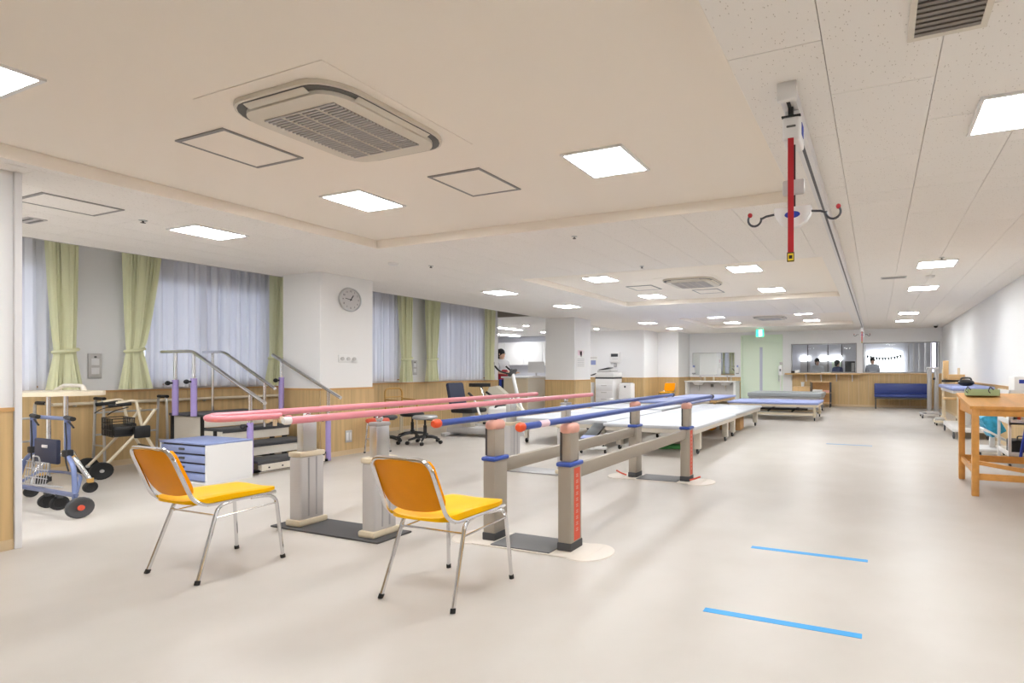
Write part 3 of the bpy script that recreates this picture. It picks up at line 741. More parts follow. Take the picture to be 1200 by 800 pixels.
# ------------------------------------------------------------------ ceiling hoist and rail
t = thing('ceiling_rail', 'white ceiling hoist rail with dark slot running to the back wall', 'rail', (-.385, 0, Z))
MB().bx(-.035, -.009, 2.5, 16.5, -.075, 0).bx(.009, .035, 2.5, 16.5, -.075, 0).bx(-.009, .009, 2.5, 16.5, -.02, 0).build('rail_profile', 'white_trim', t, smooth=False)
MB().bx(-.009, .009, 2.505, 16.5, -.076, -.055).build('rail_slot', 'steel_dark', t, smooth=False)
MB().bx(-.045, .045, 2.47, 2.5, -.085, 0, .006).build('end_stop', 'white_plastic', t)
def hoist(loc, lb, up=0.0):
    t = thing('ceiling_hoist', lb, 'hoist', loc)       # origin at the rail underside
    u = MB().bx(-.042, .042, -.06, .10, -.16, -.035, .014, 3).bx(-.035, .035, -.02, .06, -.035, -.002, .006).build('motor_unit', 'white_plastic', t)
    MB().bx(.0425, .045, -.01, .05, -.12, -.06, .006).sph((.045, .02, -.09), .02, 12, 8, (.15, 1, 1.2)).build('side_badge', 'stripe_blue', u)
    MB().bx(-.022, .022, -.064, -.058, -.10, -.09, .003).build('display', 'slot_grey', u)
    MB().bx(-.045, .045, -.07, -.05, -.052, -.045, .002).bx(-.012, .012, -.075, -.055, -.045, -.01).build('trolley_bracket', 'black', t)
    MB().bx(-.014, .014, -.072, -.069, -.70 + up, -.155).build('emergency_strap', 'red', t, label='red pull strap')
    tg = MB().box((0, -.0725, -.72 + up), (.034, .006, .046), .003).build('strap_tag', 'yellow', t, label='yellow tag with black mark')
    MB().bx(-.017, .017, -.0765, -.0755, -.742, -.737).bx(-.017, .017, -.0765, -.0755, -.703, -.698).bx(-.008, .008, -.0765, -.0755, -.728, -.712).bx(-.017, -.013, -.0765, -.0755, -.74, -.7).bx(.013, .017, -.0765, -.0755, -.74, -.7).build('mark', 'black', tg, smooth=False).location = (0, 0, up)
    MB().bx(-.012, .012, .0, .003, -.47 + up, -.15).build('lifting_strap', 'black', t)
    MB().bx(-.05, .056, -.01, .012, -.405, -.33, .01).build('hand_control', 'light_grey', t).location = (0, 0, up * .6)
    # half-moon spreader bar
    pts = [(-.09, 0), (-.085, -.03), (-.065, -.062), (-.03, -.085), (.0, -.09), (.03, -.085), (.065, -.062), (.085, -.03), (.09, 0), (.085, .008), (-.085, .008)]
    sp = MB().prism(pts, -.022, .022, Matrix.Translation((0, .0, -.475 + up)) @ Matrix.Rotation(PI / 2, 4, 'X')).build('spreader_body', 'white_plastic', t)
    MB().sph((0, -.023, -.505 + up), .034, 16, 8, (1.1, .08, .5)).build('maker_badge', 'stripe_blue', sp)
    for s_ in (-1, 1):
        pt = [(s_ * .085, 0, -.49), (s_ * .13, 0, -.495), (s_ * .155, 0, -.505)]
        for q in range(13):
            a = math.radians(150 - 255 * q / 12); pt.append((s_ * (.185 + .032 * -math.cos(a) * -1 * -1), 0, -.505 + .032 * -math.sin(a) - .0)) if False else pt.append((s_ * (.188 - .033 * math.cos(math.radians(-10 + 235 * q / 12))), 0, -.505 - .033 * math.sin(math.radians(-10 + 235 * q / 12))))
        pt = [(a_, b_, c_ + up) for a_, b_, c_ in pt]; hk = MB().tube(pt, .0055, 8).build('hook', 'steel_dark', t)
        MB().sph(pt[-1], .012).build('hook_tip', 'red', hk, label='red ball tip')
hoist((-.378, 2.62, Z - .075), 'white ceiling hoist with red strap and hooked spreader bar, near the camera')
hoist((-.385, 16.2, Z - .075), 'far ceiling hoist hanging at the back end of the rail', .26)
# ------------------------------------------------------------------ training stairs
t = thing('training_stairs', 'rehabilitation training stairs with chrome rails and lilac posts by the window', 'stairs', (0, 0, 0))
Y0, Y1 = 3.93, 4.80
for x0, x1, z in ((-6.98, -6.62, .15), (-7.31, -6.96, .32), (-7.64, -7.29, .49)):
    MB().bx(x0, x1, Y0 + .03, Y1 - .03, z - .03, z, .004).build('tread', 'charcoal', t, label='dark grey non-slip tread')
    MB().bx(x1 - .035, x1 - .02, Y0 + .05, Y1 - .05, z - .15, z - .032).build('riser', 'offwhite', t, smooth=False)
    MB().bx(x1 - .03, x1 - .012, Y0 + .04, Y1 - .04, z - .05, z - .03).build('nosing', 'steel_dark', t, smooth=False)
MB().bx(-8.3, -7.6, Y0 + .0, Y1 - .03, .63, .66, .004).build('platform', 'charcoal', t)
MB().bx(-7.63, -7.615, Y0 + .03, Y1 - .05, .50, .63).build('riser', 'offwhite', t, smooth=False)
MB().bx(-8.28, -7.66, Y0 + .03, Y0 + .045, .12, .625).build('side_panel', 'offwhite', t, smooth=False)
for x0, x1, z in ((-7.64, -7.3, .46), (-7.3, -6.97, .29)): MB().bx(x0, x1, Y0 + .03, Y0 + .045, .1, z).build('side_panel', 'offwhite', t, smooth=False)
bs = MB().bx(-8.3, -6.63, Y0, Y0 + .05, .02, .05).bx(-8.3, -6.63, Y1 - .05, Y1, .02, .05).bx(-6.68, -6.63, Y0, Y1, .02, .04).build('base_frame', 'black', t, smooth=False)
fp = MB().bx(-6.625, -6.605, Y0 + .06, Y1 - .06, .03, .105).build('front_plate', 'offwhite', t, smooth=False)
for q in range(5): MB().cyl((-6.606, Y0 + .14 + q * .15, .065), (-6.602, Y0 + .14 + q * .15, .065), .01, 8).build('bolt', 'black', fp)
for xq, zq in ((-8.27, .63), (-7.65, .63), (-7.4, .47)):
    for yq in (Y0 + .02, Y1 - .06): MB().bx(xq - .02, xq + .02, yq - .01, yq + .03, .0, zq).build('leg', 'black', t, smooth=False)
def spost(x_, y_, z0, z1, z2):
    p = MB().cyl((x_, y_, z0), (x_, y_, z1), .031, 14).build('post', 'lilac', t, label='lilac sleeve post')
    MB().cyl((x_, y_, z1 - .05), (x_, y_, z2), .019, 12).build('inner_tube', 'chrome', p)
    MB().cyl((x_, y_ - .03, z1 - .04), (x_, y_ - .06, z1 - .04), .012, 8).sph((x_, y_ - .075, z1 - .04), .028, 10, 7).build('clamp_knob', 'black', p)
spost(-8.1, 3.9, .64, 1.08, 1.42); spost(-7.72, 3.9, .64, 1.1, 1.42); spost(-6.66, 3.9, .02, .60, .93)
spost(-7.6, 4.84, .64, 1.1, 1.35); spost(-6.68, 4.84, .02, .60, .93)
MB().tube(fillet([(-8.38, 3.9, 1.43), (-7.75, 3.9, 1.43), (-6.4, 3.9, .825)], .08), .021, 12).build('hand_rail', 'chrome', t)
MB().tube([(-7.78, 4.84, 1.41), (-6.45, 4.84, .84)], .021, 12).build('hand_rail', 'chrome', t)
MB().tube(fillet([(-8.4, 4.35, 1.44), (-7.97, 4.35, 1.44), (-6.95, 4.35, .97)], .08), .019, 12).build('hand_rail', 'chrome', t)
for xq, za, zb in ((-7.15, .49, 1.05), (-8.2, .64, 1.43)): MB().cyl((xq, 4.35, za), (xq, 4.35, zb), .016).build('rail_support', 'chrome', t)
# nest of step boxes
t = thing('step_box_set', 'white box with stacked blue step trays in front of the training stairs', 'step boxes', (-6.93, 3.62, 0))
MB().bx(.39, .42, -.22, .22, .02, .41, .004).bx(-.42, -.39, -.22, .22, .02, .41, .004).bx(-.39, .39, .2, .22, .02, .41).bx(-.42, .42, -.22, .22, 0, .02).build('carcass', 'white_plastic', t, smooth=False)
MB().bx(-.42, .42, -.225, .22, .41, .43, .006).build('lid', 'box_blue', t)
for q in range(4):
    d = MB().bx(-.385, .385, -.225, .19, .03 + q * .095, .105 + q * .095, .006).build('tray', 'box_blue', t)
    MB().bx(-.05, .05, -.233, -.224, .06 + q * .095, .085 + q * .095, .004).build('grip', 'charcoal', d)
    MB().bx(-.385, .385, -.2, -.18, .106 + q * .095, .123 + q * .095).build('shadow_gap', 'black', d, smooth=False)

# ------------------------------------------------------------------ wheels, casters
def wheel(mbk, c, r, w_, axis='x', n=20):
    M = Matrix.Translation(c) @ (Matrix.Rotation(PI / 2, 4, 'Y') if axis == 'x' else Matrix.Rotation(PI / 2, 4, 'X'))
    mbk.lathe([(0, -w_ * .35), (r * .6, -w_ * .35), (r * .68, -w_ / 2), (r * .92, -w_ / 2), (r, -w_ * .3), (r, w_ * .3), (r * .92, w_ / 2), (r * .68, w_ / 2), (r * .6, w_ * .35), (0, w_ * .35)], n, M); return mbk
def caster(parent, x_, y_, r=.035, m='black'):
    c = MB(); wheel(c, (x_, y_, r), r, .025); o_ = c.build('caster', m, parent)
    MB().bx(x_ - .02, x_ - .015, y_ - .012, y_ + .02, r, r * 2.1).bx(x_ + .015, x_ + .02, y_ - .012, y_ + .02, r, r * 2.1).bx(x_ - .02, x_ + .02, y_ - .012, y_ + .02, r * 2.02, r * 2.2).build('fork', 'silver', o_, smooth=False)
# blue wheeled walker with seat bag and wire basket
t = thing('wheeled_walker', 'blue-grey wheeled walker with navy bag and wire basket half hidden by the near wall', 'walker', (-6.64, 2.32, 0))
for s_ in (-1, 1):
    x_ = s_ * .29
    MB().tube([(x_, 0, .46), (x_, .0, .8)], .02, 10).build('upright', 'frame_blue', t)
    MB().bx(x_ - .028, x_ + .028, -.03, .03, .47, .53, .01).build('joint_block', 'black', t)
    MB().tube(fillet([(x_, 0, .48), (x_ + s_ * .13, -.01, .40), (x_ + s_ * .2, -.03, .2), (x_ + s_ * .25, -.05, .1)], .08), .017, 10).build('leg', 'frame_blue', t)
    MB().tube(fillet([(x_ - s_ * .3, .1, .30), (x_ + s_ * .06, .06, .30), (x_ + s_ * .2, -.02, .19)], .06), .012, 8).build('brace', 'frame_blue', t)
    MB().tube([(x_ - .02, .0, .80), (x_ + .17, -.03, .795)], .019, 8).build('grip', 'black_rubber', t)
    MB().tube(fillet([(x_ + .02, .0, .765), (x_ + .1, -.02, .755), (x_ + .18, -.03, .725)], .03), .007, 6).build('brake_lever', 'black', t)
    MB().tube(fillet([(x_ + .02, -.02, .76), (x_ + .07, -.03, .6), (x_ + .05, -.03, .44), (x_ + .1, -.03, .36)], .06), .005, 6).build('brake_cable', 'black', t)
    wq = MB(); wheel(wq, (x_ + s_ * .33, -.05, .085), .085, .034); o_ = wq.build('wheel', 'charcoal', t)
    MB().cyl((x_ + s_ * .25, -.05, .085), (x_ + s_ * .355, -.05, .085), .022).build('hub', 'sticker_red', o_); MB().tube([(x_ + s_ * .25, -.05, .06), (x_ + s_ * .25, -.05, .19)], .016).build('fork', 'frame_blue', o_)
    w2 = MB(); wheel(w2, (s_ * .1, .02, .06), .06, .03); o_ = w2.build('wheel', 'black_rubber', t); MB().bx(s_ * .1 - .02, s_ * .1 + .02, .0, .04, .1, .16, .004).build('fork', 'charcoal', o_)
MB().tube([(-.29, .0, .79), (.29, .0, .79)], .017, 8).build('cross_tube', 'frame_blue', t)
MB().tube([(-.5, -.03, .17), (.5, -.03, .17)], .02, 8).build('cross_tube', 'frame_blue', t)
MB().bx(-.19, .19, -.03, .0, .40, .61, .012).build('seat_bag', 'navy', t)
MB().bx(-.045, .045, -.036, -.028, .535, .56, .004).build('bag_handle', 'light_grey', t)
wb = MB()
for q in range(9): wb.tube([(-.18 + .045 * q, -.07, .42), (-.17 + .0425 * q, -.09, .22), (-.17 + .0425 * q, .02, .2)], .0035, 5)
for z_ in (.42, .36, .29, .23): wb.tube([(-.19, -.072 - (.42 - z_) * .09, z_), (.19, -.072 - (.42 - z_) * .09, z_)], .0042, 5)
wb.tube(fillet([(-.06, -.08, .36), (-.06, -.08, .47), (.06, -.08, .47), (.06, -.08, .36)], .05), .005, 6)
wb.build('wire_basket', 'grey_metal', t)
# forearm-support walker with padded top
t = thing('forearm_walker', 'forearm-support walker with padded beige top and curved chrome legs', 'walker', (-7.65, 2.72, 0))
poly = []
for q in range(24):
    a = 2 * PI * q / 24; rx, ry = .46, .26; poly.append((rx * (abs(math.cos(a)) ** .6) * (1 if math.cos(a) > 0 else -1), ry * (abs(math.sin(a)) ** .6) * (1 if math.sin(a) > 0 else -1) - (.12 if math.sin(a) < -.9 else 0)))
MB().prism(poly, .95, .99).build('pad', 'cream_plastic', t); MB().tube(fillet([(-.3, .1, .99), (-.25, .14, 1.04), (.1, .15, 1.04), (.2, .12, .99)], .05), .02, 8).build('pad_rim', 'offwhite', t)
for s_ in (-1, 1):
    MB().cyl((s_ * .17, .0, .35), (s_ * .17, .0, .95), .02, 10).build('column', 'chrome', t)
    lg = MB().tube(fillet([(s_ * .17, .05, .38), (s_ * .38, -.02, .36), (s_ * .47, .06, .12), (s_ * .47, .06, .1)], .12), .02, 10).build('leg', 'chrome', t)
    MB().tube([(s_ * .22, .03, .37), (s_ * .36, -.01, .345)], .0225, 10).build('leg_sleeve', 'bamboo', lg)
    wq = MB(); wheel(wq, (s_ * .47, .06, .055), .055, .03); wq.build('wheel', 'black_rubber', lg); MB().cyl((s_ * .47, .06, .1), (s_ * .47, .06, .14), .026).build('socket', 'bamboo', lg)
    l2 = MB().tube(fillet([(s_ * .17, -.02, .38), (s_ * .2, -.2, .3), (s_ * .2, -.24, .1)], .1), .018, 10).build('leg', 'chrome', t)
    wq = MB(); wheel(wq, (s_ * .2, -.24, .05), .05, .03); wq.build('wheel', 'black_rubber', l2)
MB().cyl((-.17, .0, .38), (.17, .0, .38), .018).build('cross_tube', 'chrome', t)
# folding pick-up walker by the wall
def pick_walker(lb, loc, rz, w_=.5, d_=.42, h_=.88, m='silver', grip=True):
    t = thing('pickup_walker', lb, 'walking frame', loc, rz)
    for s_ in (-1, 1):
        x_ = s_ * w_ / 2
        MB().tube(fillet([(x_, -d_ / 2, .03), (x_, -d_ / 2 + .03, h_), (x_, d_ / 2 - .05, h_), (x_, d_ / 2, .03)], .06), .0135, 8).build('side_loop', m, t)
        MB().tube([(x_, -d_ / 2 + .01, .3), (x_, d_ / 2 - .02, .3)], .011, 8).build('side_rung', m, t)
        if grip: MB().tube([(x_, -.12, h_), (x_, .08, h_)], .02, 8).build('grip', 'black_rubber', t)
        for yq in (-d_ / 2, d_ / 2): MB().cyl((x_, yq, 0), (x_, yq, .05), .02, 10).build('foot_tip', 'black_rubber', t)
    MB().tube([(-w_ / 2, d_ / 2 - .04, h_ * .8), (w_ / 2, d_ / 2 - .04, h_ * .8)], .012, 8).build('cross_tube', m, t); MB().tube([(-w_ / 2, d_ / 2 - .02, .42), (w_ / 2, d_ / 2 - .02, .42)], .012, 8).build('cross_tube', m, t)
pick_walker('silver walking frame against the panelled wall behind the rollator', (-8.64, 3.72, 0), R90, .6, .26, .86)
pick_walker('silver walking frame under the window between the padded walker and the rollator', (-8.5, 2.6, 0), R90, .6, .36, .84)
# rollator with black wheels and basket
t = thing('rollator', 'cream-tubed rollator with black wheels and black wire basket', 'rollator', (-8.15, 3.42, 0), -.18)
for s_ in (-1, 1):
    x_ = s_ * .25
    MB().tube(fillet([(x_, .22, .74), (x_, .1, .52), (x_, -.22, .1)], .04), .0145, 8).build('front_tube', 'cream_plastic', t)
    MB().tube(fillet([(x_, -.1, .83), (x_, .06, .86), (x_, .12, .5), (x_, .3, .08)], .05), .0145, 8).build('rear_tube', 'cream_plastic', t)
    MB().tube([(x_, -.16, .80), (x_, .02, .82)], .021, 8).build('grip', 'black_rubber', t)
    MB().tube(fillet([(x_, .0, .78), (x_, -.12, .745), (x_, -.17, .70)], .05), .006, 6).build('brake_lever', 'black', t)
    for yq, r in ((-.22, .095), (.3, .07)):
        wq = MB(); wheel(wq, (x_ + s_ * .03, yq, r), r, .035); o_ = wq.build('wheel', 'black_rubber', t); MB().cyl((x_, yq, r), (x_ + s_ * .06, yq, r), .018).build('hub', 'silver', o_)
    MB().bx(x_ - .03, x_ + .03, .04, .18, .42, .56, .015).build('joint_block', 'black', t)
MB().tube([(-.25, .1, .5), (.25, .1, .5)], .012).build('cross_tube', 'black', t); MB().tube([(-.25, .2, .3), (.25, .2, .3)], .01).build('cross_tube', 'black', t)
wb = MB()
for z_ in (.45, .52, .59, .65): wb.tube([(-.2, -.12, z_), (.2, -.12, z_), (.2, .06, z_), (-.2, .06, z_)], .0055, 5, closed=True)
for q in range(9):
    for yq in (-.12, .06): wb.tube([(-.2 + .05 * q, yq, .45), (-.2 + .05 * q, yq, .65)], .0045, 5)
wb.build('basket', 'black', t); MB().bx(-.19, .19, -.11, .05, .45, .56, .02).build('bag', 'black', t)
# ledge bar seen behind the rollator
t = thing('wall_handrail', 'pale round handrail along the panelled wall behind the stairs', 'handrail', (XL, 4.3, .80))
MB().tube([(.07, -1.2, 0), (.07, 1.9, 0)], .02, 10).build('rail', 'cream_plastic', t)
for q in (-1.0, .3, 1.7): MB().tube(fillet([(.012, q, -.03), (.06, q, -.03), (.07, q, -.01)], .02), .008, 6).build('bracket', 'silver', t)

# ------------------------------------------------------------------ swivel stools, pipe stools
def stool(lb, loc, rz, seat='black', back=False):
    t = thing('swivel_stool', lb, 'stool', loc, rz, 'black five-star swivel stools')
    for k in range(5):
        a = 2 * PI * k / 5; c, s_ = math.cos(a), math.sin(a)
        lg = MB().tube([(c * .03, s_ * .03, .12), (c * .14, s_ * .14, .11), (c * .25, s_ * .25, .075)], [.024, .02, .014], 8).build('leg', 'black', t)
        wq = MB(); wheel(wq, (c * .26, s_ * .26, .03), .03, .04, 'y' if abs(c) > .7 else 'x', 12); wq.build('caster', 'black_rubber', lg)
    MB().lathe([(.035, .09), (.035, .16), (.026, .17), (.026, .3), (.016, .3), (.016, .40)], 14).build('gas_column', 'black', t)
    MB().lathe([(.0, .395), (.15, .4), (.185, .415), (.19, .44), (.17, .462), (.08, .47), (0, .47)], 24).build('seat', seat, t)
    MB().tube([(.03, .0, .385), (.2, .05, .38)], .006, 6).build('lift_lever', 'black', t)
stool('black swivel stool with grey seat in front of the other two stools', (-6.85, 6.6, 0), .3, 'grey_metal')
stool('black swivel stool in the middle of the three stools', (-7.5, 6.95, 0), .9)
stool('black swivel stool nearest the window among the three stools', (-7.43, 6.33, 0), 1.4, 'charcoal')
def pipe_stool(lb, loc):
    t = thing('pipe_stool', lb, 'stool', loc)
    MB().lathe([(0, .44), (.14, .44), (.155, .455), (.155, .48), (.14, .495), (0, .5)], 24).build('seat', 'sticker_red', t)
    for k in range(4):
        a = PI / 4 + k * PI / 2; c, s_ = math.cos(a), math.sin(a)
        lg = MB().tube(fillet([(c * .08, s_ * .08, .435), (c * .13, s_ * .13, .43), (c * .165, s_ * .165, .01)], .03), .011, 8).build('leg', 'chrome', t); MB().cyl((c * .166, s_ * .166, 0), (c * .165, s_ * .165, .02), .014, 8).build('foot_cap', 'black_rubber', lg)
    MB().tube([(.145 * math.cos(q * PI / 12), .145 * math.sin(q * PI / 12), .2) for q in range(24)], .007, 6, closed=True).build('foot_ring', 'chrome', t)
pipe_stool('red round-seat chrome pipe stool beside the clock pillar', (-6.78, 5.66, 0))
# bentwood walking aid with arched top
t = thing('cane_chair', 'golden bentwood armchair against the window wall right of the clock pillar', 'chair', (-8.2, 7.35, 0), R90)
MB().bx(-.2, .2, -.2, .2, .40, .44, .015).build('seat', 'bamboo', t)
for x_ in (-.18, .18):
    for yq in (-.18, .18): MB().cyl((x_, yq, 0), (x_, yq, .41), .016, 8).build('leg', 'cream_plastic', t)
MB().tube(fillet([(-.18, .18, .42), (-.19, .2, .86), (.19, .2, .86), (.18, .18, .42)], .1, 6), .016, 8).build('back_hoop', 'bamboo', t)
for z_ in (.58, .7): MB().tube([(-.185, .19, z_), (.185, .19, z_)], .011, 8).build('back_rung', 'bamboo', t)
for x_ in (-.2, .2): MB().tube(fillet([(x_, .19, .66), (x_, -.18, .64), (x_ * .92, -.18, .42)], .06), .014, 8).build('armrest', 'bamboo', t)

# ------------------------------------------------------------------ recumbent trainer and exercise bike
t = thing('recumbent_trainer', 'white recumbent leg trainer with black seat and lever arms near the windows', 'exercise machine', (-6.62, 7.8, 0), -1.5)
MB().bx(-.18, .18, -.75, .65, .05, .16, .03).build('base_beam', 'light_grey', t)
for yq in (-.7, .6): MB().bx(-.32, .32, yq - .05, yq + .05, .0, .07, .02).build('floor_bar', 'light_grey', t)
MB().bx(-.22, .22, -.62, -.15, .42, .5, .03).build('seat', 'black', t); MB().box((0, -.66, .72), (.42, .08, .5), .035, rx=.2).build('backrest', 'navy', t)
MB().bx(-.07, .07, -.48, -.3, .15, .43, .01).build('seat_column', 'beige_body', t)
for s_ in (-1, 1):
    MB().tube(fillet([(s_ * .28, .1, .3), (s_ * .3, .0, .6), (s_ * .26, -.12, .74)], .1), .018, 8).build('lever_arm', 'white_plastic', t); MB().tube([(s_ * .27, -.08, .71), (s_ * .25, -.2, .79)], .022, 8).build('grip', 'black_rubber', t)
    MB().bx(s_ * .2 - .06, s_ * .2 + .06, .1, .36, .24, .28, .01).build('pedal', 'black', t)
MB().bx(-.14, .14, .1, .55, .15, .55, .06, 3).build('drive_cover', 'white_plastic', t)
MB().box((0, .3, .58), (.26, .05, .16), .02, rx=-.6).build('console', 'charcoal', t)
t = thing('exercise_bike', 'beige upright exercise bike with white post and black handlebars', 'exercise bike', (-6.98, 8.85, 0), -1.35)
M = Matrix.Rotation(PI / 2, 4, 'Z') @ Matrix.Rotation(PI / 2, 4, 'X')
MB().prism([(-.62, .12), (.45, .1), (.42, .3), (.1, .62), (-.22, .88), (-.36, .86), (-.56, .4)], -.09, .09, M).build('body_shell', 'beige_body', t)
MB().prism([(-.55, .2), (.1, .2), (-.05, .45), (-.25, .42)], -.095, .095, M).build('side_decal', 'purple', t)
MB().tube([(0, .35, .25), (0, .22, .62), (0, .1, 1.12)], .035, 10).build('handle_post', 'white_plastic', t)
MB().tube(fillet([(-.24, -.16, 1.28), (-.27, -.06, 1.18), (-.2, .08, 1.13), (.2, .08, 1.13), (.27, -.06, 1.18), (.24, -.16, 1.28)], .09), .017, 8).build('handlebar', 'black_rubber', t)
MB().box((0, .1, 1.15), (.24, .05, .17), .02, rx=-.5).build('console', 'charcoal', t)
MB().tube([(0, -.42, .4), (0, -.6, .88)], .03, 8).build('seat_post', 'chrome', t)
MB().prism([(-.06, -.82), (.06, -.82), (.13, -.66), (.12, -.54), (.05, -.46), (0, -.38), (-.05, -.46), (-.12, -.54), (-.13, -.66)], .86, .93).build('saddle', 'black', t)
for yq in (-.55, .42): MB().bx(-.26, .26, yq - .04, yq + .04, 0, .12, .02).build('floor_bar', 'light_grey', t)
for s_ in (-1, 1):
    MB().tube([(s_ * .11, .05, .33), (s_ * .13, .05 + s_ * .12, .33 - s_ * .1)], .012).build('crank', 'steel_dark', t); MB().bx(s_ * .18 - .05, s_ * .18 + .05, .05 + s_ * .12 - .05, .05 + s_ * .12 + .05, .33 - s_ * .1 - .012, .33 - s_ * .1 + .012, .004).build('pedal', 'black', t)
# staff counter, blue binders, wall cabinet
t = thing('staff_counter', 'cream staff counter with white top in the bay opening', 'counter', (-8.7, 11.95, 0))
MB().bx(-.37, .37, -.62, .62, 0, .99).build('counter_body', 'cream_plastic', t, smooth=False); MB().bx(-.42, .42, -.67, .66, .99, 1.035, .006).build('counter_top', 'white_plastic', t)
MB().bx(.371, .376, -.6, .6, .06, .97).build('front_panel', 'offwhite', t, smooth=False)
t = thing('monitor', 'white computer monitor on the staff counter next to the second pillar', 'monitor', (-8.75, 12.3, 1.035), .6)
MB().bx(-.22, .22, -.02, .02, .09, .4, .008).build('display_back', 'white_plastic', t); MB().cyl((0, .02, 0), (0, .02, .15), .02).bx(-.1, .1, -.06, .08, 0, .012, .004).build('stand', 'light_grey', t)
t = thing('shelf_cabinet', 'long grey-white wall cabinet over the worktop at the back of the staff bay', 'cabinet', (-12.2, 17.32, 0))
MB().bx(-2.3, 2.0, -.17, .17, 1.38, 2.3, .01).build('cabinet_body', 'far_wall', t); MB().bx(-2.3, 2.0, -.3, .17, .8, .84).bx(-2.3, 2.0, -.26, .17, 0, .8).build('worktop_base', 'light_grey', t, smooth=False)
for q in range(5): MB().bx(-2.28 + q * .86, -1.44 + q * .86, -.185, -.17, 1.4, 2.28, .003).build('cabinet_door', 'white_plastic', t, smooth=False)
t = thing('binder_cart', 'low white cart of dark blue binders standing left of the staff counter', 'cart', (-9.32, 11.6, 0))
MB().bx(-.2, .2, -.16, .16, .1, .12).bx(-.2, .2, -.16, .16, .66, .68).bx(-.21, -.19, -.16, .16, .08, .9).bx(.19, .21, -.16, .16, .08, .9).build('cart_frame', 'white_plastic', t, smooth=False)
for x_ in (-.17, .17):
    for yq in (-.13, .13): caster(t, x_, yq, .035)
for q in range(5):
    o = MB().bx(-9.5 + q * .075, -9.435 + q * .075, 11.5, 11.72, .68, .95, .003).build('binder', 'navy' if q % 2 else 'stripe_blue'); tag(o, '%s binder, %s from the left on the low white cart' % ('navy' if q % 2 else 'bright blue', ['first', 'second', 'third', 'fourth', 'fifth'][q]), 'binder', 'binders on the white cart')
# ------------------------------------------------------------------ treatment tables
def bed(lb, x0, x1, y0, y1, h, pad, legw=.07, shelf=False, rim='offwhite', inset=.12, th=.05, iy=None):
    cx_, cy_ = (x0 + x1) / 2, (y0 + y1) / 2; hx, hy = (x1 - x0) / 2, (y1 - y0) / 2
    t = thing('treatment_table', lb, 'treatment table', (cx_, cy_, 0))
    p = MB().bx(-hx, hx, -hy, hy, h - th, h, .018, 3).build('pad', pad, t)
    MB().bx(-hx + .03, hx - .03, -hy + .03, hy - .03, h - th - .06, h - th, .004).build('frame', rim, t, smooth=False)
    if max(hx, hy) > .85 and pad == 'pad_white':
        MB().bx(-hx + .004, hx - .004, -.002, .002, h - .001, h + .0012).build('seam', 'pad_blue', p, smooth=False)
    for sx in (-1, 1):
        for sy in (-1, 1):
            lx, ly = sx * (hx - inset), sy * (hy - (iy or inset))
            lg = MB().bx(lx - legw / 2, lx + legw / 2, ly - legw / 2, ly + legw / 2, .075, h - th - .05, .006).build('leg', rim, t)
            caster(lg, lx, ly, .036 if legw < .08 else .045)
    if shelf:
        MB().bx(-hx + .06, hx - .06, -hy + .1, -hy + .16, .12, .17).bx(-hx + .06, hx - .06, hy - .16, hy - .1, .12, .17).build('lower_rail', rim, t, smooth=False)
        mc = MB().bx(-hx * .7, hx * .7, -.03, .03, .2, .25); 
        for q in (-.6, -.1, .45): mc.tube([(q * hx - .12, 0, .16), (q * hx + .12, 0, .32)], .02, 8)
        mc.build('lift_mechanism', 'charcoal', t)
        for q in (-.75, -.6): MB().bx(q * hx - .03, q * hx + .03, -.12, -.04, .19, .28, .005).build('actuator', 'white_plastic', t)
    return t
bed('wide white-topped treatment platform nearest the blue parallel bars', -3.72, -2.28, 6.85, 9.05, .43, 'pad_white', .09, iy=.36, inset=.1)
bed('wide white-topped treatment platform directly behind the nearest one', -3.72, -2.33, 9.12, 11.55, .43, 'pad_white', .09, iy=.24, inset=.1)
bed('low white treatment bed left of the nearest white platform', -5.55, -3.86, 7.25, 9.5, .42, 'pad_white', .06, th=.07)
bed('white treatment bed second in the left row', -5.5, -3.9, 9.62, 10.9, .44, 'pad_white', .06)
bed('lilac-blue topped bed third in the left row', -5.1, -3.78, 11.05, 12.5, .5, 'pad_blue', .06)
bed('lilac-blue topped bed at the far end of the left row before the sinks', -5.05, -3.68, 12.75, 14.6, .5, 'pad_blue', .06, rim='pale_wood')
bed('periwinkle treatment bed with lift mechanism standing crosswise by the open floor', -3.45, -1.26, 12.8, 14.2, .43, 'pad_blue', .05, True, 'cream_plastic', .1)
bed('grey-topped treatment bed crosswise behind the periwinkle bed', -3.45, -1.4, 15.0, 16.4, .56, 'pad_grey', .05, True, 'grey_metal', .1, .11)
t = thing('footrest_trolley', 'white low trolley with black padded board beneath the left bed', 'trolley', (-3.85, 6.95, 0), .2)
MB().bx(-.03, .03, -.3, .3, .06, .1, .01).bx(-.2, .2, -.26, -.2, .06, .1, .01).build('trolley_base', 'white_plastic', t)
MB().box((-.05, .0, .30), (.2, .55, .04), .012, rx=.25).build('padded_board', 'black', t); MB().box((-.05, -.32, .23), (.2, .12, .05), .012, rx=.25).build('board_end', 'pad_blue', t)
MB().cyl((0, .1, .08), (-.03, .05, .29), .02).build('strut', 'grey_metal', t)
for x_, yq in ((-.18, -.23), (.18, -.23), (0, .27)): caster(t, x_, yq, .03)
o = MB().box((-2.95, 7.6, .028), (.4, .22, .055), .01, rz=.35).build('exercise_board', 'green_paper'); tag(o, 'flat green board lying under the nearest white platform', 'board')
o = MB().box((-2.75, 10.55, .12), (.42, .5, .24), .006, rz=.1).build('cardboard_box', 'cardboard'); tag(o, 'brown cardboard box under the second white platform', 'box')
o = MB().box((-3.2, 10.3, .15), (.3, .3, .3), .006).build('storage_crate', 'orange'); tag(o, 'orange storage box under the second white platform', 'box')

